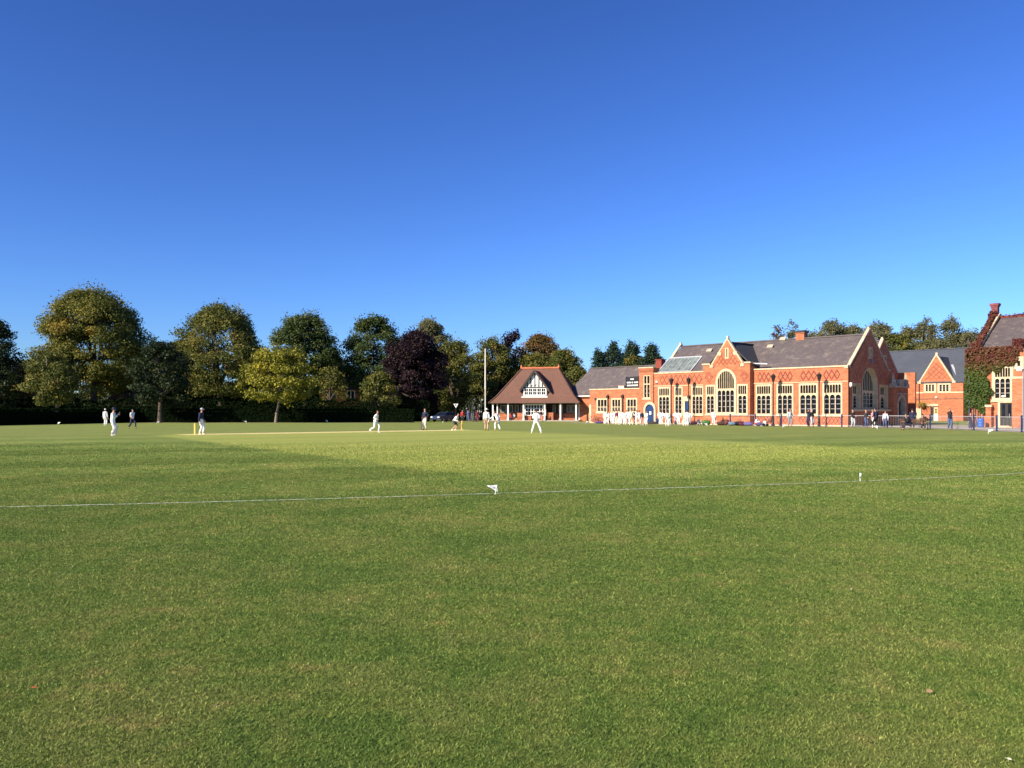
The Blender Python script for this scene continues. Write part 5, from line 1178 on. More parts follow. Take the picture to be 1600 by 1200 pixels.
# kit bags and other heaps along the wall
def bag(px, D, L, hgt, cname, c, label, rz=0, name='kit_bag', cat='bag'):
    t = thing(name, label, cat, gnd(px, D=D), rz, 'kit bags along the hall wall'); m_ = plain(cname, c, .75, .3, 9)
    mb = MB(); pts = [(-L/2, 0, hgt*.5), (-L*.42, 0, hgt*.52), (-L*.15, .02, hgt*.5), (L*.2, -.02, hgt*.53), (L*.42, 0, hgt*.48), (L/2, 0, hgt*.45)]
    mb.tube(pts, [hgt*.22, hgt*.46, hgt*.5, hgt*.49, hgt*.42, hgt*.2], 10); mb.build('body', m_, t, True)
    mb = MB(); mb.tube([(-L*.22, -.05, hgt*.9), (-L*.1, -.1, hgt*1.25), (L*.1, -.1, hgt*1.25), (L*.22, -.05, hgt*.9)], .018, 5); mb.build('strap', BLACK, t)
for a in ((936.5, 102.5, 1.0, .28, 'purple cloth', (.10, .06, .22), 'flat purple kit bag under the first small wing window'),
          (950, 101.5, .7, .42, 'black cloth', (.02, .02, .022), 'black kit bag beside the lone white player at the left of the crowd'),
          (1019, 99, 1.3, .3, 'dark brown cloth', (.04, .03, .022), 'long dark kit bag right of the blue turret door'),
          (1028, 98, .5, .7, 'navy cloth', (.02, .025, .06), 'upright navy kit bag behind the pale blue clad player'),
          (1083, 93.5, 1.0, .4, 'dark maroon cloth', (.07, .02, .025), 'dark maroon kit bag just right of the blue hall door'),
          (1103.5, 91.3, .9, .55, 'green cloth', (.05, .14, .03), 'green and black kit bag left of the two players by the bay'),
          (1097, 91.5, .7, .3, 'cream cloth', (.5, .46, .36), 'cream kit bag lying beside the green bag'),
          (1129, 90, 1.2, .42, 'brown cloth', (.06, .03, .025), 'brown kit bag below the middle of the great bay window'),
          (1135, 89.6, .4, .65, 'red brown cloth', (.12, .035, .03), 'upright red brown kit bag below the great bay window'),
          (1143.5, 88, .8, .42, 'blue grey cloth', (.16, .22, .30), 'pale blue grey kit bag at the left end of the bag heap'),
          (1154, 88.2, 1.1, .46, 'black canvas', (.022, .02, .024), 'long black kit bag in the middle of the bag heap'),
          (1160, 87.6, .8, .36, 'maroon canvas', (.10, .02, .04), 'maroon kit bag in front of the long black one'),
          (1169, 87.3, .9, .40, 'violet canvas', (.11, .09, .25), 'violet and white kit bag at the right end of the bag heap'),
          (1188.5, 85.5, .9, .36, 'indigo canvas', (.08, .07, .2), 'indigo kit bag below the red trousered figure')): bag(*a, rz=R(rng.uniform(-30, 10)))
pc = thing('pushchair', 'black and red pushchair by the lamp post right of the bay', 'pushchair', gnd(1203.5, D=85), R(-30))
mb = MB(); mb.bar((-.35, -.25, .35), (.3, -.25, 1.0), .03, .03); mb.bar((-.35, .25, .35), (.3, .25, 1.0), .03, .03); mb.bar((.3, -.25, 1.0), (.3, .25, 1.0), .03, .03); mb.bar((.25, -.25, .15), (-.1, -.25, .6), .03, .03); mb.bar((.25, .25, .15), (-.1, .25, .6), .03, .03); mb.build('frame', BLACK, pc)
mb = MB(); mb.bar((-.35, 0, .4), (.1, 0, .45), .44, .08); mb.bar((.05, 0, .45), (.25, 0, .95), .44, .08, 0, (1, 0, 0)); mb.build('seat', plain('dark red fabric', (.12, .02, .025)), pc)
for x in (-.35, .28):
    for y in (-.27, .27): mb = MB(); mb.tube([(x, y-.02, .14), (x, y+.02, .14)], .14, 12); mb.build('wheel', BLACK, pc)
# ================================================================== people
CLOTH = {}
def cloth(k):
    if k in CLOTH: return CLOTH[k]
    C = {'white': (.86, .84, .78), 'cream': (.74, .69, .56), 'paleblue': (.66, .74, .80), 'navy': (.018, .022, .055), 'black': (.016, .016, .018), 'grey': (.22, .23, .25), 'jean': (.07, .10, .20),
         'tan': (.46, .30, .19), 'red': (.50, .05, .045), 'maroon': (.16, .02, .035), 'brown': (.11, .055, .035), 'dark': (.035, .035, .04), 'green': (.03, .06, .03), 'blue': (.06, .12, .32), 'pink': (.55, .25, .25), 'palegrey': (.42, .44, .47)}[k]
    CLOTH[k] = plain(k+' cloth', C, .85, .1, 14); return CLOTH[k]
SKIN = [plain('light skin', (.52, .27, .18), .55, .06), plain('tanned skin', (.40, .20, .12), .55, .06)]
EYE = plain('eye', (.03, .02, .02), .3); SOLE = cloth('black')
HAIRC = {'brown': plain('brown hair', (.045, .025, .015), .6, .3, 30), 'black': plain('black hair', (.012, .010, .009), .5, .3, 30), 'fair': plain('fair hair', (.28, .18, .09), .6, .3, 30), 'grey': plain('grey hair', (.32, .30, .28), .6, .2, 30)}
_tmp = bpy.data.objects.new('tmp', bpy.data.meshes.new('tmp'))
def skin(verts, edges, radii, sub=1, name='body'):
    me = bpy.data.meshes.new('t'); me.from_pydata([tuple(v) for v in verts], edges, [])
    ob = bpy.data.objects.new('t', me); col.objects.link(ob)
    ob.modifiers.new('s', 'SKIN'); sm = ob.modifiers.new('u', 'SUBSURF'); sm.levels = sub; sm.render_levels = sub
    for i, r in enumerate(radii):
        d = me.skin_vertices[0].data[i]; d.radius = (r, r) if not hasattr(r, '__len__') else r; d.use_root = (i == 0)
    dg = bpy.context.evaluated_depsgraph_get(); out = bpy.data.meshes.new_from_object(ob.evaluated_get(dg))
    bpy.data.objects.remove(ob); bpy.data.meshes.remove(me); out.name = name
    out.polygons.foreach_set('use_smooth', [True]*len(out.polygons)); return out
def ik(a, b, l1, l2, pole):
    a, b = Vector(a), Vector(b); d = b-a; L = min(d.length, (l1+l2)*.995); d.normalize()
    b = a+d*L; c = (l1*l1-l2*l2+L*L)/(2*L); h = math.sqrt(max(0, l1*l1-c*c)); p = Vector(pole); p = (p-d*p.dot(d)).normalized()
    return a+d*c+p*h, b
POSE = {
 'stand': dict(f=((.11, -.02), (-.11, .03)), h=((.25, -.06, .84), (-.25, -.02, .83))),
 'stand2': dict(f=((.16, -.06), (-.12, .06)), h=((.30, -.10, .90), (-.24, .02, .82)), lean=(.03, -.03)),
 'hips': dict(f=((.16, 0), (-.16, .02)), h=((.20, -.10, 1.02), (-.20, -.10, 1.02)), out=1),
 'fold': dict(f=((.13, 0), (-.13, .03)), h=((-.06, -.31, 1.16), (.06, -.33, 1.10))),
 'front': dict(f=((.12, 0), (-.12, .02)), h=((.05, -.25, 1.0), (-.05, -.25, 1.0))),
 'face': dict(f=((.13, -.03), (-.13, .03)), h=((.06, -.30, 1.32), (-.04, -.30, 1.24)), lean=(0, -.05)),
 'walk': dict(f=((.09, -.30), (-.09, .32)), h=((.24, .16, .88), (-.24, -.22, .92)), lean=(0, -.05), pz=-.05),
 'stride': dict(f=((.08, -.22), (-.06, .42)), h=((.20, .10, .95), (-.22, -.22, 1.0)), lean=(0, -.14), pz=-.07, lift=(0, .12)),
 'wide': dict(f=((.32, -.05), (-.34, .10)), h=((.16, -.2, .98), (-.14, -.2, .98)), lean=(.02, -.12), pz=-.06),
 'bend': dict(f=((.16, 0), (-.16, .10)), h=((.16, -.50, .62), (-.14, -.50, .66)), lean=(0, -.42), pz=-.06),
 'crouch': dict(f=((.17, -.02), (-.17, .14)), h=((.14, -.42, .72), (-.12, -.42, .74)), lean=(0, -.30), pz=-.16),
 'reach': dict(f=((.22, -.04), (-.14, .14)), h=((.60, -.25, .95), (-.24, -.15, .95)), lean=(.16, -.14), pz=-.05),
 'photo': dict(f=((.12, 0), (-.10, .06)), h=((.07, -.27, 1.50), (-.07, -.27, 1.50))),
 'sit': dict(f=((.13, -.46), (-.13, -.40)), h=((.14, -.40, .62), (-.14, -.38, .60)), pel=(.0, .0, .50), lean=(0, -.06)),
 'sitlean': dict(f=((.12, -.62), (-.12, -.50)), h=((.06, -.46, .66), (-.08, -.46, .64)), pel=(0, 0, .50), lean=(0, -.22)),
 'ground': dict(f=((.16, -.55), (-.14, -.48)), h=((.16, -.36, .45), (-.16, -.36, .43)), pel=(0, 0, .13), lean=(0, -.10)),
 'squat': dict(f=((.16, -.12), (-.16, .05)), h=((.14, -.46, .50), (-.14, -.46, .48)), pel=(0, .12, .38), lean=(0, -.26)),
}
def person(px, fy, h, rz, pose, top, legs, label, hair='brown', hat=None, sleeve='long', short=False, shoe='white', pads=False, D=None, group=None, glove=False, z=0, sk=0, mirror=False, tie=None):
    p = gnd(px, py=fy, D=D); p.z = z; s = h/1.75
    root = thing('person', label, 'person', p, R(rz), group); root.scale = (s, s, s)
    q = POSE[pose]; mx = -1 if mirror else 1
    pel = Vector(q.get('pel', (0, 0, .93+q.get('pz', 0)))); lx, ly = q.get('lean', (0, 0)); lx *= mx
    up = Vector((lx, ly, math.sqrt(max(.05, .50**2-lx*lx-ly*ly))))
    belly = pel+up*.36; chest = pel+up*.74; nb = pel+up*1.0
    ud = up.normalized(); fw = Vector((0, -1, 0)); fw = (fw-ud*fw.dot(ud)).normalized(); hd = (ud*.75+Vector((0, 0, .35))).normalized()
    neck = nb+hd*.075; jaw = nb+hd*.155+fw*.022; skull = nb+hd*.215+fw*.008; crown_ = nb+hd*.275
    V = [pel, belly, chest, nb, neck, jaw, skull, crown_]; E = [(i, i+1) for i in range(7)]; RD = [.096, .088, .100, .060, .056, .068, .080, .050]
    J = {}
    for sd, k in ((1, 0), (-1, 1)):
        kk = k if mx == 1 else 1-k
        fx, fy_ = q['f'][kk]; fx = abs(fx)*sd if True else fx; lift = q.get('lift', (0, 0))[kk]
        hip = pel+Vector((.088*sd, 0, -.05)); ank = Vector((fx, fy_, .085+lift))
        knee, ank = ik(hip, ank, .43, .42, (.05*sd, -1, .1)); toe = ank+Vector((.02*sd, -.15, -.045)); heel = ank+Vector((0, .045, -.05))
        b = len(V); V += [hip, knee, ank, toe]; E += [(0, b), (b, b+1), (b+1, b+2), (b+2, b+3)]; RD += [.082, .055, .040, .030]
        hx_, hy_, hz_ = q['h'][kk]; hx_ = hx_*mx
        if pel.z > .6 and 'pel' not in q: hz_ += 0
        sh = chest+ud*.085+Vector((.175*sd, 0, 0)); wrist = Vector((hx_, hy_, hz_))
        elb, wrist = ik(sh, wrist, .285, .26, (.9*sd if q.get('out') else .25*sd, .9, -.35))
        hv = (wrist-elb).normalized(); hv = (hv+fw*.15).normalized(); side = hv.cross(fw if abs(hv.dot(fw)) < .9 else ud).normalized()
        palm = wrist+hv*.055
        b2 = len(V); V += [sh, elb, wrist, palm]; E += [(2, b2), (b2, b2+1), (b2+1, b2+2), (b2+2, b2+3)]; RD += [.058, .040, .028, .036]
        nrm = hv.cross(side)
        for f_, (off, ln) in enumerate(((-.030, .070), (-.010, .080), (.010, .075), (.030, .058))):
            a0 = len(V); k1 = palm+hv*.038+side*off; V += [k1, k1+hv*ln*.5+nrm*.008, k1+hv*ln*.85+nrm*.030]; E += [(b2+3, a0), (a0, a0+1), (a0+1, a0+2)]; RD += [.011, .009, .007]
        a0 = len(V); V += [palm-side*.030+hv*.005, palm-side*.055+hv*.035+nrm*.012, palm-side*.058+hv*.062+nrm*.02]; E += [(b2+3, a0), (a0, a0+1), (a0+1, a0+2)]; RD += [.013, .010, .008]
        J[sd] = (hip, knee, ank, toe, heel, sh, elb, wrist, palm, hv)
    me = skin(V, E, RD, 2, 'body')
    # face: push out nose, brow and chin, mark eyes and mouth
    right = ud.cross(fw).normalized(); fc = skull+fw*.075; ids = []
    for v in me.vertices:
        d = v.co-jaw
        if (v.co-nb).dot(hd) > .10:
            a = (v.co-skull).dot(fw); b = (v.co-skull).dot(right); c = (v.co-skull).dot(hd)
            if a > .02: v.co += fw*(.028*math.exp(-(b/.016)**2-((c+.035)/.022)**2)+.010*math.exp(-(b/.03)**2-((c+.10)/.02)**2)+.006*math.exp(-(b/.05)**2-((c-.012)/.014)**2))
            if abs(b) > .05: v.co += right*(1 if b > 0 else -1)*.016*math.exp(-((c+.025)/.026)**2-((a-.0)/.02)**2)
    for m_ in (SKIN[sk], EYE, plain('lips', (.35, .12, .10)) if 'lips' not in bpy.data.materials else bpy.data.materials['lips']): me.materials.append(m_)
    head = [(f, (f.center-skull).dot(right), (f.center-skull).dot(hd)) for f in me.polygons if (f.center-skull).dot(fw) > .03 and (f.center-nb).dot(hd) > .1]
    for eb, ec, mi in ((.031, -.008, 1), (-.031, -.008, 1), (.011, -.068, 2), (-.011, -.068, 2)):
        if head: min(head, key=lambda q: (q[1]-eb)**2+(q[2]-ec)**2)[0].material_index = mi
    link('body', me, root)
    # shirt or jacket
    tv = [pel-ud*.07, pel+ud*.03, belly, chest-ud*.02, chest+ud*.07, nb+ud*.01]; te = [(0, 1), (1, 2), (2, 3), (3, 4), (4, 5)]; tr_ = [.160, .155, .152, .158, .135, .066]
    for sd in (1, -1):
        hip, knee, ank, toe, heel, sh, elb, wrist, palm, hv = J[sd]; b = len(tv)
        if sleeve == 'long': tv += [sh, elb, wrist]; te += [(4, b), (b, b+1), (b+1, b+2)]; tr_ += [.076, .060, .046]
        else: tv += [sh, sh.lerp(elb, .75)]; te += [(4, b), (b, b+1)]; tr_ += [.078, .064]
    cut = .02
    t = link('shirt' if top in ('white', 'cream', 'paleblue') else 'jacket', skin(tv, te, tr_, 1, 'shirt'), root, [cloth(top)])
    # trousers or shorts
    lv = [pel-ud*.01, pel+ud*.11, pel+ud*.16]; le = [(0, 1), (1, 2)]; lr = [.150, .140, .130]
    for sd in (1, -1):
        hip, knee, ank = J[sd][:3]; b = len(lv)
        if short: lv += [hip, hip.lerp(knee, .8)]; le += [(0, b), (b, b+1)]; lr += [.108, .092]
        else: lv += [hip, knee, ank+Vector((0, 0, .015))]; le += [(0, b), (b, b+1), (b+1, b+2)]; lr += [.110, .080, .062]
    link('shorts' if short else 'trousers', skin(lv, le, lr, 1, 'trousers'), root, [cloth(legs)])
    for sd in (1, -1):
        ank, toe, heel = J[sd][2:5]
        link('shoe', skin([heel+Vector((0, 0, .012)), ank+Vector((0, -.03, -.035)), toe], [(0, 1), (1, 2)], [.042, .048, .038], 1, 'shoe'), root, [cloth(shoe)])
        if pads:
            knee = J[sd][1]; mb = MB(); ax_ = (ank-knee).normalized(); f = Vector((0, -1, 0)); w_ = ax_.cross(f).normalized()
            rows = []
            for k in range(6):
                c0 = knee.lerp(ank, -.28+1.2*k/5); rows.append([c0+w_*.10*math.sin(a)+f*(.075+.045*math.cos(a)) for a in [-1.5, -.8, 0, .8, 1.5]])
            for k in range(5):
                for i in range(4):
                    mb.face([rows[k][i], rows[k][i+1], rows[k+1][i+1], rows[k+1][i]]); mb.face([rows[k][i]-f*.03, rows[k+1][i]-f*.03, rows[k+1][i+1]-f*.03, rows[k][i+1]-f*.03])
            for k in (0, 5):
                for i in range(4): mb.face([rows[k][i], rows[k][i+1], rows[k][i+1]-f*.03, rows[k][i]-f*.03])
            for tt in (.25, .72): c0 = knee.lerp(ank, tt); mb.tube([c0+w_*.085*math.sin(a)+f*.085*math.cos(a)+Vector((0, 0, 0)) for a in [k*.7 for k in range(10)]], .016, 5, 1)
            mb.build('leg_pad', [cloth('white'), cloth('dark')], root)
        if glove:
            palm, hv = J[sd][8], J[sd][9]; link('glove', skin([J[sd][7], palm, palm+hv*.09], [(0, 1), (1, 2)], [.045, .062, .052], 1, 'glove'), root, [cloth('dark')])
    # hair, caps
    B = Matrix((right, -fw, hd)).transposed().to_4x4(); B.translation = skull
    mb = MB(); mb.blob((0, .020, .018), (.084, .092, .086), 12, 0, .12, B); mb.blob((0, .046, -.022), (.079, .060, .080), 10, 0, -1, B)
    link_h = mb.build('hair', HAIRC[hair], root, True)
    if hat:
        kind, c = hat; mb = MB()
        if kind == 'cap': mb.blob((0, .006, .012), (.096, .108, .104), 12, 0, .0, B); M = B @ Matrix.Translation((0, -.135, .018)); mb.blob((0, 0, 0), (.07, .075, .012), 10, 0, -1, M)
        elif kind == 'brim': mb.blob((0, .006, .03), (.100, .110, .095), 12, 0, -.1, B); M = B @ Matrix.Translation((0, 0, .022)); mb.blob((0, 0, 0), (.185, .195, .014), 16, 0, -1, M)
        elif kind == 'helmet': mb.blob((0, .004, .008), (.106, .120, .118), 12, 0, -.35, B); M = B @ Matrix.Translation((0, -.13, .02)); mb.blob((0, 0, 0), (.085, .06, .014), 10, 0, -1, M)
        mb.build({'cap': 'cap', 'brim': 'sun_hat', 'helmet': 'helmet'}[kind], cloth(c), root, True)
        if kind == 'helmet':
            mb = MB()
            for k in range(3):
                pts = [B @ Vector((.095*math.sin(a), -.115*math.cos(a)-.01, -.035-.035*k)) for a in [-1.3, -.7, 0, .7, 1.3]]; mb.tube(pts, .004, 4)
            mb.build('face_guard', GREYM, root)
    if tie:
        mb = MB(); c0 = pel+ud*.08
        mb.tube([c0+right*.155*math.sin(a)-fw*.02+fw*.155*math.cos(a) for a in [k*2*math.pi/14 for k in range(15)]], .032, 6, cap=False)
        mb.tube([c0+right*-.15, c0+right*-.19-Vector((0, 0, .16)), c0+right*-.17-Vector((0, 0, .34))], [.04, .05, .03], 6); mb.build('sweater', cloth(tie), root)
    return root, J, s
def bat(root, J, s, sd, c, label):
    """a cricket bat held in the hand, blade down; a thing of its own"""
    palm, hv = J[sd][8], J[sd][9]; M = root.matrix_basis
    a = M @ (palm+hv*.05); t = thing('cricket_bat', label, 'bat', (a.x, a.y, 0), root.rotation_euler.z)
    H0 = a.z+.10; mb = MB(); mb.tube([(0, 0, H0), (0, -.02, H0-.30)], .016, 8); mb.build('handle', BLACK, t)
    mb = MB(); L = max(.5, H0-.32); mb.v += [(x, y-.02-.05*(1 if z < L*.5 else 0), z) for (x, y, z) in ((-.05, -.012, .03), (.05, -.012, .03), (.05, .012, .03), (-.05, .012, .03), (0, .035, .03), (-.052, -.014, L*.8), (.052, -.014, L*.8), (.052, .012, L*.8), (-.052, .012, L*.8), (0, .03, L*.8), (-.016, -.012, L), (.016, -.012, L), (.016, .012, L), (-.016, .012, L), (0, .014, L))]
    for o in (0, 5):
        for i, j in ((0, 1), (1, 2), (2, 4), (4, 3), (3, 0)): mb.f.append((o+i, o+j, o+5+j, o+5+i)); mb.m.append(0)
    mb.f += [(0, 1, 2, 4, 3), (10, 13, 14, 12, 11)]; mb.m += [0, 0]
    mb.build('blade', c, t)
FG = 'cricketers on the field'; CG = 'young cricketers waiting by the hall'; SG = 'spectators beside the field'
# --- on the field
person(164.5, 665.3, 1.80, 175, 'stand', 'white', 'white', 'fielder in whites and white cap seen from behind, at far left', hat=('cap', 'white'), group=FG)
person(176, 681, 1.80, 100, 'face', 'white', 'white', 'wicketkeeper in whites, leg pads and dark helmet, hands raised to the face', hat=('helmet', 'navy'), pads=True, glove=True, group=FG)
person(206.5, 669.4, 1.80, 70, 'walk', 'paleblue', 'navy', 'person in white shirt and navy trousers walking at far left', hair='black', shoe='black', sleeve='short', group=FG)
r = person(314, 679.2, 1.78, 85, 'stand2', 'navy', 'white', 'player in navy sweater, pale cap and white trousers beside the left wicket', hat=('cap', 'palegrey'), pads=False, group=FG)
person(586.5, 676, 1.72, 78, 'stride', 'white', 'white', 'brown haired bowler in whites striding along the pitch', group=FG)
r = person(664, 671.8, 1.80, -35, 'hips', 'navy', 'cream', 'player in navy sweater and cream trousers with hands on hips', hair='brown', shoe='black', group=FG)
bat(*r, -1, plain('dark bat', (.05, .035, .03)), 'dark cricket bat held down by the player in navy sweater')
person(709.5, 672.2, 1.68, 75, 'crouch', 'white', 'dark', 'player in white top and dark shorts bending forward beside the right wicket', hair='black', short=True, group=FG)
person(760, 672.8, 1.78, 170, 'stand', 'white', 'tan', 'umpire in white wide brimmed hat, white shirt and tan trousers', hat=('brim', 'white'), shoe='brown', tie='white', group=FG)
person(778, 672.2, 1.72, -150, 'reach', 'white', 'white', 'fielder in whites leaning over with one arm out, right of the umpire', hair='brown', shoe='tan', mirror=False, group=FG)
person(838, 677.3, 1.78, 175, 'wide', 'white', 'white', 'fielder in whites standing with legs wide apart before the pavilion', hair='brown', group=FG)
# --- by the pavilion and under the trees
person(845, 658.3, 1.7, 20, 'stand2', 'black', 'pink', 'spectator in black top and pink trousers by the pavilion counter', hair='fair', group=SG, shoe='black')
person(797, 0, 1.7, 0, 'sit', 'red', 'dark', 'spectator in red top seated at the picnic table', D=125.9, group=SG, hair='black', shoe='black')
person(803.5, 0, 1.7, -30, 'sit', 'palegrey', 'dark', 'spectator in pale grey top seated at the right end of the picnic table', D=126.2, group=SG, shoe='black')
person(722.5, 0, 1.7, 10, 'stand', 'red', 'dark', 'person in dull red top standing in the shade under the trees', D=117.5, group=SG, hair='black', shoe='black')
person(731.5, 0, 1.72, -10, 'fold', 'blue', 'jean', 'person in blue top and jeans standing in the shade under the trees', D=117, group=SG, hair='black', shoe='black')
person(745.5, 0, 1.68, 20, 'stand2', 'maroon', 'maroon', 'person in maroon clothes standing in the shade left of the flagpole', D=117, group=SG, shoe='black')
# --- the crowd of young cricketers by the wing and the hall
crowd = [
 (945.5, 662.8, 1.62, 160, 'stand', 'white', 'white', 'lone boy in whites at the left end of the waiting group', dict(hair='brown')),
 (956, 662.4, 1.52, -30, 'stand2', 'white', 'white', 'boy in whites with dark hair, left one of the trio below the second small window', dict(hair='black')),
 (960, 663, 1.66, 150, 'hips', 'white', 'white', 'boy in whites with hands on hips below the second small window', dict(hair='brown')),
 (964.3, 663.2, 1.66, 170, 'stand', 'maroon', 'cream', 'boy in maroon jacket among the boys in whites below the second small window', dict(hat=('cap', 'maroon'))),
 (968.5, 663.6, 1.62, -60, 'front', 'white', 'white', 'boy in whites just right of the maroon jacketed boy', dict()),
 (976.5, 663.6, 1.50, 10, 'stand', 'white', 'white', 'short boy in whites standing facing the camera in front of a black downpipe', dict(hair='brown')),
 (982, 663.6, 1.66, 165, 'stand2', 'white', 'white', 'boy in whites with his back turned, at the left of the tight middle cluster', dict(hair='black')),
 (986.3, 663.8, 1.70, 190, 'hips', 'cream', 'cream', 'boy in cream whites in the middle of the tight cluster', dict(hair='fair')),
 (990.5, 663.2, 1.72, 90, 'stand', 'black', 'black', 'adult in black clothes and maroon cap at the right of the tight cluster', dict(hat=('cap', 'maroon'), shoe='black')),
 (995, 663.9, 1.68, -80, 'fold', 'white', 'white', 'boy in whites facing left toward the adult in black', dict(hair='brown')),
 (1003, 664.3, 1.60, 20, 'stand', 'navy', 'pink', 'boy in navy jacket with bare looking legs left of the blue turret door', dict(short=True, hair='fair')),
 (1010.5, 664.8, 1.60, -50, 'front', 'white', 'white', 'boy in whites standing right before the blue turret door', dict()),
 (951, 662.9, 1.50, -70, 'front', 'white', 'white', 'small fair boy in whites between the lone boy and the trio', dict(hair='fair')),
 (972.3, 663.2, 1.66, 165, 'hips', 'cream', 'white', 'boy in whites with his back turned, hands on hips, right of the maroon jacketed boy', dict(hair='black')),
 (979.2, 662.6, 1.68, 20, 'fold', 'white', 'white', 'dark haired boy in whites with folded arms in the middle cluster', dict(hair='black')),
 (999, 663.2, 1.64, 150, 'stand2', 'white', 'white', 'boy in whites with his back turned, left of the navy jacketed boy', dict()),
 (1035.5, 663.0, 1.62, -90, 'hips', 'white', 'white', 'boy in whites facing left, hands on hips, below the leftmost tall window', dict()),
 (1077.5, 664.4, 1.60, -40, 'stand2', 'white', 'palegrey', 'boy in white shirt and grey trousers beside the lamp post at the blue hall door', dict(hair='fair')),
 (1031, 663.4, 1.66, 140, 'stand', 'paleblue', 'paleblue', 'boy in bluish whites below the leftmost tall window', dict(hair='fair')),
 (1042.5, 666.2, 1.66, 175, 'walk', 'white', 'white', 'boy in whites walking away before the leftmost lamp post', dict(hair='brown')),
 (1047.5, 664.2, 1.58, -60, 'bend', 'white', 'white', 'boy in whites bending forward by the leftmost lamp post', dict()),
 (1056, 664.0, 1.64, 15, 'hips', 'white', 'palegrey', 'boy in white shirt and grey trousers left of the blue hall door', dict(hair='black')),
 (1060.5, 664.6, 1.62, -30, 'stand2', 'white', 'white', 'boy in whites standing a little left of the blue hall door', dict(hair='brown')),
 (1068, 664.6, 1.5, 70, 'squat', 'cream', 'cream', 'boy in cream whites squatting before the blue hall door', dict()),
 (1073.5, 665.4, 1.68, 170, 'stand', 'white', 'white', 'boy in whites with a cap standing right before the blue hall door', dict(hat=('cap', 'navy'))),
 (1092, 664.2, 1.55, -20, 'ground', 'palegrey', 'palegrey', 'boy in pale grey sitting on the ground right of the blue hall door', dict(hair='fair')),
 (1115, 664.2, 1.72, 165, 'stand', 'white', 'white', 'tall boy in whites standing below the left side of the bay', dict(hair='brown')),
 (1122, 663.8, 1.62, -100, 'bend', 'palegrey', 'palegrey', 'boy in grey whites bending over a bag below the bay', dict(hair='brown')),
 (1166, 664.4, 1.66, 80, 'bend', 'black', 'white', 'person in black jacket and white trousers bending at the right corner of the bay', dict(hair='black')),
 (1182, 665.6, 1.50, 30, 'squat', 'white', 'red', 'child in white top and red trousers crouching right of the bay', dict(hair='black')),
 (1196, 666, 1.45, -70, 'ground', 'white', 'black', 'child in white top and black trousers sitting by the pushchair', dict(hair='black')),
]
for (px, fy, h, rz, po_, tp, lg, lab, kw) in crowd: person(px, fy, h, rz, po_, tp, lg, lab, group=CG, sk=rng.random() < .35, **kw)
# --- spectators along the railing, on the forecourt and on the bench
person(1234, 667, 1.78, 10, 'stand2', 'palegrey', 'grey', 'spectator in grey clothes beside the leftmost navy railing post', hair='black', shoe='black', group=SG)
person(1263.5, 667, 1.72, -60, 'photo', 'navy', 'navy', 'spectator in navy clothes with arms raised behind the railing', hair='brown', shoe='black', group=SG)
person(1268.5, 667.4, 1.76, 30, 'hips', 'black', 'palegrey', 'grey haired spectator in black top and grey trousers behind the railing', hair='grey', shoe='black', group=SG)
person(1332.5, 668.3, 1.72, 5, 'fold', 'black', 'palegrey', 'spectator in black top and pale grey jeans, arms folded, below the gable window', hair='black', shoe='black', group=SG)
person(1353, 668.5, 1.68, 15, 'front', 'dark', 'jean', 'spectator in dark top and blue jeans below the middle of the great gable window', hair='fair', shoe='black', group=SG)
person(1363.5, 668.8, 1.70, 90, 'stand', 'pink', 'white', 'spectator in pink top and white trousers next to the tall one in navy', hair='fair', shoe='white', group=SG)
person(1368.5, 669.3, 1.86, 200, 'stand2', 'navy', 'black', 'tall spectator in navy jacket and black trousers seen from behind', hair='black', shoe='black', group=SG)
person(1383, 668.6, 1.58, -40, 'stand2', 'paleblue', 'jean', 'spectator in pale blue and jeans left of the hall porch', hair='black', shoe='black', group=SG)
bq_ = bp.y
person(1419.5, 0, 1.78, -72, 'sitlean', 'black', 'navy', 'seated spectator in black coat leaning forward at the left end of the bench', D=bq_-.02, hair='fair', shoe='black', group=SG)
person(1441, 0, 1.72, -15, 'sit', 'brown', 'dark', 'seated spectator in brown jacket at the right end of the bench', D=bq_-.02, hair='black', shoe='black', group=SG)
person(1425.5, 0, 1.80, 160, 'stand', 'navy', 'navy', 'spectator in navy coat standing behind the bench', D=bq_+4, hair='black', shoe='black', group=SG)
person(1484, 671.8, 1.78, -10, 'photo', 'black', 'jean', 'spectator in black top and blue jeans, both hands raised to the face', hair='black', shoe='black', group=SG)
person(1515.5, 672.0, 1.45, 40, 'stand2', 'navy', 'navy', 'child in navy clothes beside the railing post left of the blue barrel', hair='brown', shoe='black', group=SG)
bpy.data.objects.remove(_tmp)
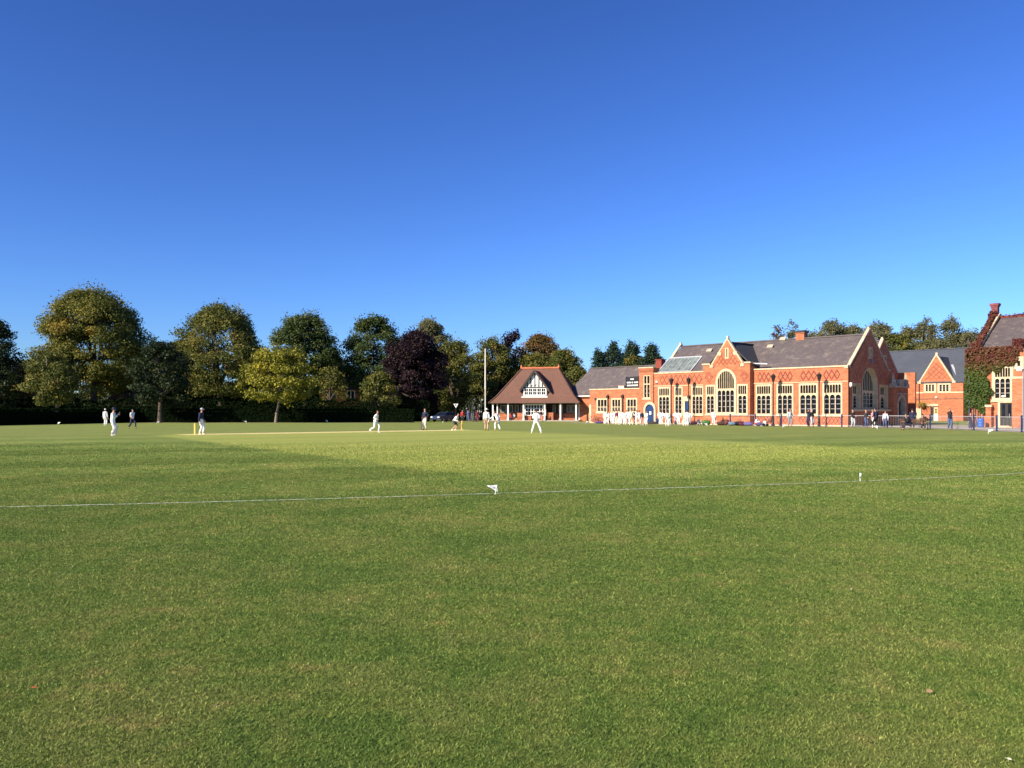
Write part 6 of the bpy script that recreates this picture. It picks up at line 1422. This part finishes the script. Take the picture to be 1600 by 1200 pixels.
# ------------------------------------------------------------------ mown grass blades near the camera
def make_grass():
    N = 2400000
    lo, hi = 2.7, 42.0
    uu = nrng.random(N); D = (lo**.5+uu*(hi**.5-lo**.5))**2
    X = (nrng.random(N)*2-1)*(.66*D+.9)
    keep = nrng.random(N) < np.clip((hi-D)/20, 0, 1)
    bl = np.array([tuple(p) for p in BLP]); yl = np.interp(X, bl[:, 0], bl[:, 1])
    keep &= (np.abs(D-yl) > .035) | (nrng.random(N) < .2)
    X, D = X[keep], D[keep]; N = len(X)
    # tufts: pull blades a little towards clump centres
    h = (.007+.008*nrng.random(N))*(1+.022*D); h *= .8+.5*nrng.random(N)**2
    w = .0018+.00036*D; w *= .7+.6*nrng.random(N)
    a = nrng.random(N)*2*np.pi; la = nrng.random(N)*2*np.pi; ln = h*(.5+1.2*nrng.random(N))
    co = np.zeros((N, 3, 3), np.float32)
    dx, dy = np.cos(a)*w, np.sin(a)*w
    co[:, 0] = np.stack([X-dx, D-dy, np.full(N, -.002)], 1); co[:, 1] = np.stack([X+dx, D+dy, np.full(N, -.002)], 1)
    co[:, 2] = np.stack([X+np.cos(la)*ln, D+np.sin(la)*ln, h], 1)
    me = bpy.data.meshes.new('lawn_grass')
    me.vertices.add(N*3); me.vertices.foreach_set('co', co.ravel())
    me.loops.add(N*3); me.loops.foreach_set('vertex_index', np.arange(N*3, dtype=np.int32))
    me.polygons.add(N); me.polygons.foreach_set('loop_start', np.arange(0, N*3, 3, dtype=np.int32))
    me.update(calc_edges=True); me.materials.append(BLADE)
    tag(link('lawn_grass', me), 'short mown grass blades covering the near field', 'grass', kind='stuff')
make_grass()
# fallen leaves and litter on the near grass
LEAFC = {'tan': plain('dry leaf', (.50, .33, .15), .7, .2, 20), 'red': plain('red leaf', (.42, .09, .04), .6, .3, 20), 'pale': plain('pale leaf', (.50, .47, .34), .7, .1, 20)}
for px, py, c, s, lab in ((1452, 1087, 'tan', .028, 'tan dry fallen leaf curled on the near grass at lower right'), (53, 1081, 'red', .014, 'red fallen leaf on the near grass at lower left'),
        (337, 1110, 'pale', .014, 'pale leaf scrap in the near grass at lower left, nearer of two'), (251, 1022, 'pale', .012, 'pale leaf scrap in the near grass at lower left, farther of two'),
        (1330, 925, 'pale', .016, 'pale leaf scrap on the grass below the small right flag'), (938, 803, 'pale', .022, 'pale leaf scrap just short of the boundary line right of the white pennant'),
        (1577, 1195, 'pale', .012, 'pale leaf scrap at the bottom right corner of the grass')):
    p = gnd(px, py); mb = MB(); M = Matrix.Translation((p.x, p.y, .026)) @ Matrix.Rotation(rng.random()*6, 4, 'Z') @ Matrix.Rotation(.5, 4, 'X')
    prof = [(-1, 0), (-.6, .38), (0, .5), (.55, .36), (1, 0)]
    for k in range(4):
        for sgn in (-1, 1):
            a, b = prof[k], prof[k+1]
            pts = [(a[0]*s, 0, 0), (b[0]*s, 0, 0), (b[0]*s, sgn*b[1]*s, s*.35*b[1]), (a[0]*s, sgn*a[1]*s, s*.35*a[1])]
            mb.face([M @ Vector(q) for q in pts])
    mb.bar(M @ Vector((-1.5*s, 0, 0)), M @ Vector((-s, 0, 0)), .002, .002)
    tag(mb.build('fallen_leaf', LEAFC[c]), lab, 'leaf', 'leaf scraps fallen on the grass')
